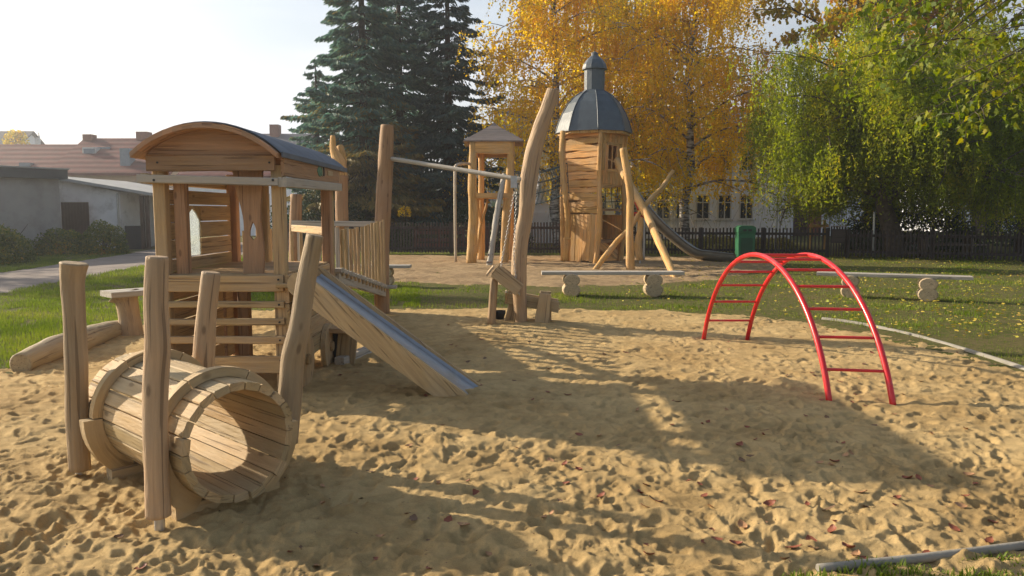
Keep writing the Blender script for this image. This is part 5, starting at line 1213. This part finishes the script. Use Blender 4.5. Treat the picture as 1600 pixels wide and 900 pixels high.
for k in range(7):
    t = k/6; y = 9.0+2.9*t; b = MB(); b.board((-3.13, y, .86-.48*t), (-3.13, y, 1.38), .072, .03, up=(1, 0, 0), bev=.004); b.build('picket', W_cab, rp_)
for k in range(9):
    x = -3.35+k*.15; b = MB(); b.board((x, 12.12, .42), (x, 12.12, 1.36), .07, .03, up=(0, -1, 0), bev=.004); b.build('picket', W_grey, rp_)
b = MB(); b.board((-3.45, 12.06, 1.42), (-2.05, 12.06, 1.41), .05, .085); b.build('rail', W_grey, rp_)
b = MB(); b.board((XR-.01, YBk+.15, 1.38), (-2.95, 10.4, 1.38), .06, .09); b.build('rail', W_cab, rp_)
pg = 'tall round log posts of the train deck'
def bigpost(label, pts, rad, m_=W_red, sub=None):
    b = MB(); b.log(pts, rad, 20, 8, .025); return T(b.build('log_post', m_), label, 'post', pg)
bigpost('tall reddish round log post at the right end of the ramp deck', [P(597, 493, 12.0), P(596, 400, 12.0), P(600, 300, 12.0), P(603, 240, 12.0), P(605, 196, 12.0)], [.125, .12, .12, .115, .10])
bigpost('round log post seen through the cabin, shortest of the deck posts', [P(461, 480, 12.2), P(461, 400, 12.2), P(463, 304, 12.2)], [.10, .095, .09])
sp_ = bigpost('log post with a split carved top behind the cabin roof', [P(536, 480, 12.2), P(537, 400, 12.2), P(534, 330, 12.2), P(534, 275, 12.2)], [.11, .105, .10, .10])
b = MB(); b.log([P(532, 285, 12.2), P(530, 255, 12.2), P(521, 232, 12.2), P(520, 212, 12.2)], [.10, .10, .055, .035], 12, 5, .08); b.log([P(530, 270, 12.25), P(536, 250, 12.25), P(531, 228, 12.3)], [.08, .06, .05], 10, 5, .08); b.build('carved_top', W_tower, sp_)

# slide
sl = thing('play_slide', 'wooden-sided steel slide running down from the train cabin to the sand', 'slide', (-1.1, 6.7, 0))
near0, near1 = P(470, 428, 6.62), G(716, 630); near1.z = .03
t0 = Vector((-1.85, 6.60, 0.98)); t1 = Vector((-.40, 6.37, -.02)); wv = Vector((.05, .50, 0)); dd = (t1-t0)
upv = Vector((0, 0, 1)); nrm = dd.cross(wv).normalized(); nrm = nrm if nrm.z > 0 else -nrm
def side(off, m_, h0=.0):
    b = MB(); a = t0+off; e = t1+off; L_ = dd.length; d = dd.normalized()
    # outline: rounded head, straight run, toe cut level with the sand
    H_ = .105
    pts = [a-nrm*H_]
    for k in range(9): th = -PI/2-PI*k/8; pts.append(a+d*(H_*math.cos(th)*.9)+nrm*(H_*math.sin(th)*-1)*-1 if False else a-d*(H_*.9*math.sin(PI*k/8))-nrm*(H_*math.cos(PI*k/8)))
    pts += [a+nrm*H_, e+nrm*.075+d*.04, e+d*.04-nrm*.02, e-d*.16-nrm*H_]
    o = wv.normalized()*.035
    b.prism([p_ for i, p_ in enumerate(pts) if i != 0], o); return b.build('side_board', m_, sl)
s1 = side(Vector((0, 0, 0)), W_barrel); s2 = side(wv, W_cab)
b = MB(); d = dd.normalized(); bed0 = t0+wv.normalized()*.036; bed1 = t0+wv
q = [bed0-d*.02, bed1-d*.02, bed1+dd+d*.05, bed0+dd+d*.05]
ns = 10; V_ = []; F_ = []
for k in range(ns+1):
    t = k/ns; base_ = bed0.lerp(bed0+dd+d*.05, t)
    for (u, h) in ((0, .06), (.03, .045), (.06, .035), (.5, .030), (.94, .035), (.97, .045), (1, .06)): V_.append(base_+(bed1-bed0)*u+nrm*h)
for k in range(ns):
    for i in range(6): F_.append([k*7+i, k*7+i+1, k*7+8+i, k*7+7+i])
b.add(V_, F_, None, .5, True); st = b.build('steel_bed', STEEL, sl)
b = MB(); b.board(t0+Vector((-.2, .28, -.02)), t0+Vector((.02, .28, -.02)), .5, .04); b.build('top_step', W_cab, sl)
pa, pb = G(530, 566, .04), G(592, 541, .04); b = MB(); b.board(pa, pb, .10, .10, seg=3, wob=.003); T(b.build('timber_beam', W_grey), 'square grey beam lying on the sand under the slide', 'beam')

# ------------------------------------------------------------------ barrel tunnel
FC = Vector((-1.455, 4.00, .375)); BC = Vector((-2.37, 4.84, .375)); ax = (BC-FC).normalized(); sdv = Vector((ax.y, -ax.x, 0)); upz = Vector((0, 0, 1))   # sdv to the right/back
bt = thing('barrel_tunnel', 'wooden barrel crawl tunnel built like a locomotive boiler', 'crawl tunnel', ((FC.x+BC.x)/2, (FC.y+BC.y)/2, 0))
Rb, th_ = .325, .042; NS = 22; b = MB(); S0 = FC; Lb = (BC-FC).length+.09
for k in range(NS):
    a0, a1 = 2*PI*(k+.03)/NS, 2*PI*(k+.97)/NS
    e0 = -.012+random.uniform(-.018, .018); e1 = Lb+random.uniform(-.01, .01); vs = []; gs = []
    for (l_, sh) in ((e0, 0), (Lb*.5, 0), (e1, 0)):
        for (aa, rr) in ((a0, Rb-th_), (a1, Rb-th_), (a1, Rb-.006), (a1-.02, Rb), (a0+.02, Rb), (a0, Rb-.006)):
            # flat staves: inner and outer chord
            c = FC+ax*l_; vs.append(c+sdv*(rr*math.cos(aa))+upz*(rr*math.sin(aa))); gs.append((l_, rr*aa, rr))
    fs = []
    for q in range(2):
        for e in range(6): fs.append([q*6+e, q*6+(e+1) % 6, q*6+6+(e+1) % 6, q*6+6+e])
    fs += [[5, 4, 3, 2, 1, 0], [12, 13, 14, 15, 16, 17]]
    b.add(vs, fs, gs, None, False)
b.build('staves', W_barrel, bt)
def ring(l_, wdt, r0, r1, a0, a1, m_, name, n=16, flat=None):
    b = MB(); c = FC+ax*l_; vs = []
    for k in range(n+1):
        a = a0+(a1-a0)*k/n
        for (rr, o) in ((r0, 0), (r1, 0), (r1, wdt), (r0, wdt)):
            v = c+sdv*(rr*math.cos(a))+upz*(rr*math.sin(a))+ax*o
            if flat is not None and v.z < flat: v.z = flat
            vs.append(v)
    fs = []
    for k in range(n):
        for e in range(4): fs.append([k*4+e, k*4+(e+1) % 4, k*4+4+(e+1) % 4, k*4+4+e])
    fs += [[3, 2, 1, 0], [n*4+e for e in range(4)]]
    gs = [((a0+(a1-a0)*(i//4)/n)*r1, (i % 4)*.03, 0) for i in range(len(vs))]
    b.add(vs, fs, gs, None, False); return b.build(name, m_, bt)
for l_ in (.19, 1.02):
    for (a0, a1) in ((R(2), R(62)), (R(63), R(118)), (R(119), R(178))): ring(l_, .06, Rb+.001, Rb+.052, a0, a1, W_barrel, 'hoop')
    for (a0, a1) in ((R(-62), R(1)), (R(179), R(242))): ring(l_-(.07 if l_ < .5 else .008), .075, Rb+.001, Rb+.105, a0, a1, W_barrel, 'cradle', 12, .015)
b = MB(); 
for l_ in (.17, 1.03): c = FC+ax*l_; b.board(c-sdv*.30+Vector((0, 0, -.37)), c+sdv*.30+Vector((0, 0, -.37)), .09, .12)
b.build('cradle_foot', W_barrel, bt)
pgp = 'round posts around the barrel tunnel'
def rpost(label, pts, rad, stub=None, m_=W_post):
    b = MB(); b.log(pts, rad, 24, 9, .03); o = T(b.build('round_post', m_), label, 'post', pgp)
    if stub: b = MB(); b.tube([stub[0], stub[1]], .026, 14); b.build('metal_foot', GALV, o)
    return o
rpost('nearest round post before the barrel with a metal foot', [P(247, 806, 3.78), P(244, 720, 3.78), P(243, 620, 3.78), P(246, 540, 3.78), P(244, 470, 3.78), P(246, 402, 3.78)], [.060, .058, .062, .062, .058, .055], (P(250, 830, 3.80), P(249, 803, 3.80)))
rpost('round post at the left behind the barrel with a flared top', [P(125, 733, 4.56), P(121, 650, 4.56), P(119, 570, 4.56), P(116, 490, 4.56), P(113, 440, 4.56), P(115, 412, 4.56)], [.062, .066, .066, .063, .066, .080], (P(125, 746, 4.58), P(125, 728, 4.58)))
rpost('shorter tilted round post behind the barrel before the cabin slats', [P(312, 640, 5.05), P(318, 560, 5.05), P(323, 490, 5.05), P(330, 426, 5.05)], [.075, .070, .062, .058])
rpost('bent leaning post right of the barrel before the slide', [P(447, 690, 4.50), P(453, 620, 4.50), P(457, 560, 4.50), P(468, 510, 4.50), P(478, 440, 4.50), P(492, 368, 4.50)], [.070, .068, .068, .060, .056, .050])

# ------------------------------------------------------------------ red climbing arch
ra = thing('climbing_arch', 'red painted steel climbing arch with rungs standing in the sand', 'climbing frame', (2.85, 8.1, 0))
def archpts(a, e, h, n=40):
    ch = (e-a).length; Rr = ((ch/2)**2+h*h)/(2*h); al = math.asin(min(1, ch/2/Rr)); d = (e-a).normalized(); c = (a+e)/2; out_ = []
    for k in range(n+1):
        th = -al+2*al*k/n; out_.append(c+d*(Rr*math.sin(th))+Vector((0, 0, h-Rr+Rr*math.cos(th))))
    return out_
aL0, aL1 = G(1297, 625), G(1099, 528); aR0, aR1 = G(1397, 630), G(1167, 528)
aL0.z = aL1.z = aR0.z = aR1.z = -.06
AH = 1.21
LA, RA = archpts(aL0, aL1, AH), archpts(aR0, aR1, AH)
for A_ in (LA, RA): b = MB(); b.log(A_, .0265, 14, 1, 0); b.build('side_rail', RED, ra)
for k in range(13):
    t = .075+.85*k/12; i = t*40; j = int(i); f = i-j; p0 = LA[j].lerp(LA[j+1], f); p1 = RA[j].lerp(RA[j+1], f)
    b = MB(); b.tube([p0, p1], .0135, 10, 4); b.build('rung', RED, ra)

# ------------------------------------------------------------------ kerbs
b = MB(); pts = [G(1285, 499), G(1340, 506), G(1420, 523), G(1500, 545), G(1600, 577), G(1700, 612)]
b.log([Vector((p.x, p.y, .0)) for p in pts], [.034]*6, 10, 5, .02); T(b.build('kerb', CONC), 'thin pale concrete kerb between sand and lawn at the right', 'kerb')
b = MB(); pts = [Vector((1.0, 3.20, -.01)), Vector((1.36, 3.27, .022)), Vector((1.9, 3.37, .028)), Vector((2.45, 3.50, .030)), Vector((3.4, 3.74, .03)), Vector((4.6, 4.05, .02))]
b.log(pts[1:], [.022]*5, 14, 8, .02); T(b.build('kerb', CONC), 'pale rounded edging strip across the lower right corner', 'kerb')

# ------------------------------------------------------------------ fallen leaves
LEAFR = plain('dry_red_leaf', (0.24, 0.07, 0.03), .6, 0, .4, 40); LEAFB = plain('dry_brown_leaf', (0.16, 0.085, 0.04), .7, 0, .4, 40); LEAFO = plain('dry_tan_leaf', (0.38, 0.20, 0.09), .7, 0, .3, 40)
def leafmesh(seed):
    rr = random.Random(seed); n = 9; vs = []; fs = []; L_ = 1.0; cu = rr.uniform(.15, .45); tw_ = rr.uniform(-.4, .4)
    for i in range(n+1):
        t = i/n; w_ = .30*math.sin(PI*min(1, t*1.02))**.8*(1+.12*math.sin(i*2.4+seed))+.01
        z = cu*(2*t-1)**2*.35
        for s_ in (-1, 0, 1): vs.append(((t-.5)*L_, s_*w_, z+(abs(s_)*cu*.28)+s_*tw_*w_*.5))
    for i in range(n):
        for s_ in (0, 1): fs.append([i*3+s_, i*3+s_+1, i*3+s_+4, i*3+s_+3])
    me = bpy.data.meshes.new('leaf'); me.from_pydata(vs, [], fs); me.polygons.foreach_set('use_smooth', [True]*len(fs)); return me
lm = []
for i in range(9):
    me = leafmesh(i); me.materials.append((LEAFR, LEAFB, LEAFO)[i % 3]); lm.append(me)
LL = ['curled red-brown fallen leaf lying on the sand', 'dark brown fallen leaf lying on the sand', 'tan fallen leaf lying on the sand']
spots = [(150,1120,850),(0,1110,828),(0,1150,852),(2,1160,822),(0,1268,850),(0,1300,838),(0,1240,862),(0,1418,755),(2,1500,800),(0,1490,835),(0,1545,855),(2,1345,780),(1,1295,805),(0,1100,782),(2,1280,728),(2,1320,715),(0,1155,700),(0,745,772),(0,885,758),(2,860,720),(0,1010,760),(2,1110,790),(0,700,812),(1,646,812),(0,220,884),(1,185,840),(2,725,825),(0,1325,868),(0,1345,876),(2,1385,882),(1,1270,860)]
def drop(kind, x, y, sz):
    me = lm[kind+3*random.randrange(3)]; o = bpy.data.objects.new('fallen_leaf', me); C.objects.link(o)
    o.location = (x, y, sandz(x, y)+sz*.06); o.scale = (sz, sz, sz); o.rotation_euler = (random.uniform(-.35, .35), random.uniform(-.35, .35), random.uniform(0, 6.28)); T(o, LL[kind], 'leaf', 'fallen leaves on the sand')
for (k, px, py) in spots: p = G(px, py); drop(k % 3, p.x, p.y, random.uniform(.055, .085))
for k in range(150):
    while True:
        y = 3.3*math.exp(random.random()*math.log(11/3.3)); x = random.uniform(-.42, .66)*y
        if x > -1.2 or random.random() < .15: break
    drop(random.choice((0, 0, 1, 2)), x, y, random.uniform(.035, .07))
# crumbs and twigs: uncountable
rg = np.random.default_rng(99); n = 1500; y = 2.9*np.exp(rg.random(n)*math.log(12/2.9)); x = (rg.random(n)*1.5-.75)*y
z = np.array([sandz(a, c) for a, c in zip(x, y)]); cen = np.stack([x, y, z+.004], 1); V, F = npleaves(cen, .022, .35, rg); V[:, 2] = V[:, 2]*.3+np.repeat(z+.006, 4)*.7
T(npmesh('leaf_crumbs', V, F, LEAFB, kind='stuff'), 'dark crumbs of leaves and twigs strewn over the sand', 'debris')
# yellow leaves over the right lawn
n = 3600; y = 9.5*np.exp(rg.random(n)*math.log(26/9.5)); x = (0.14+rg.random(n)*.66)*y; k = (sdist(x, y, SANDPOLY) > .1) & (rg.random(n) < .25+.75*np.clip((x-3)/5, 0, 1)); x, y = x[k], y[k]; n = len(x)
cen = np.stack([x, y, .035+.02*rg.random(n)], 1); V, F = npleaves(cen, .062, .7, rg); V[:, 2] = V[:, 2]*.4+.022
T(npmesh('lawn_leaves', V, F, leafmat('fallen_yellow_leaf', [(0, (.35, .22, .04)), (.5, (.55, .42, .05)), (1, (.45, .5, .08))], .2, 1.1), rnd=np.repeat(rg.random(n), 4), kind='stuff'), 'yellow leaves scattered over the right lawn', 'leaves')
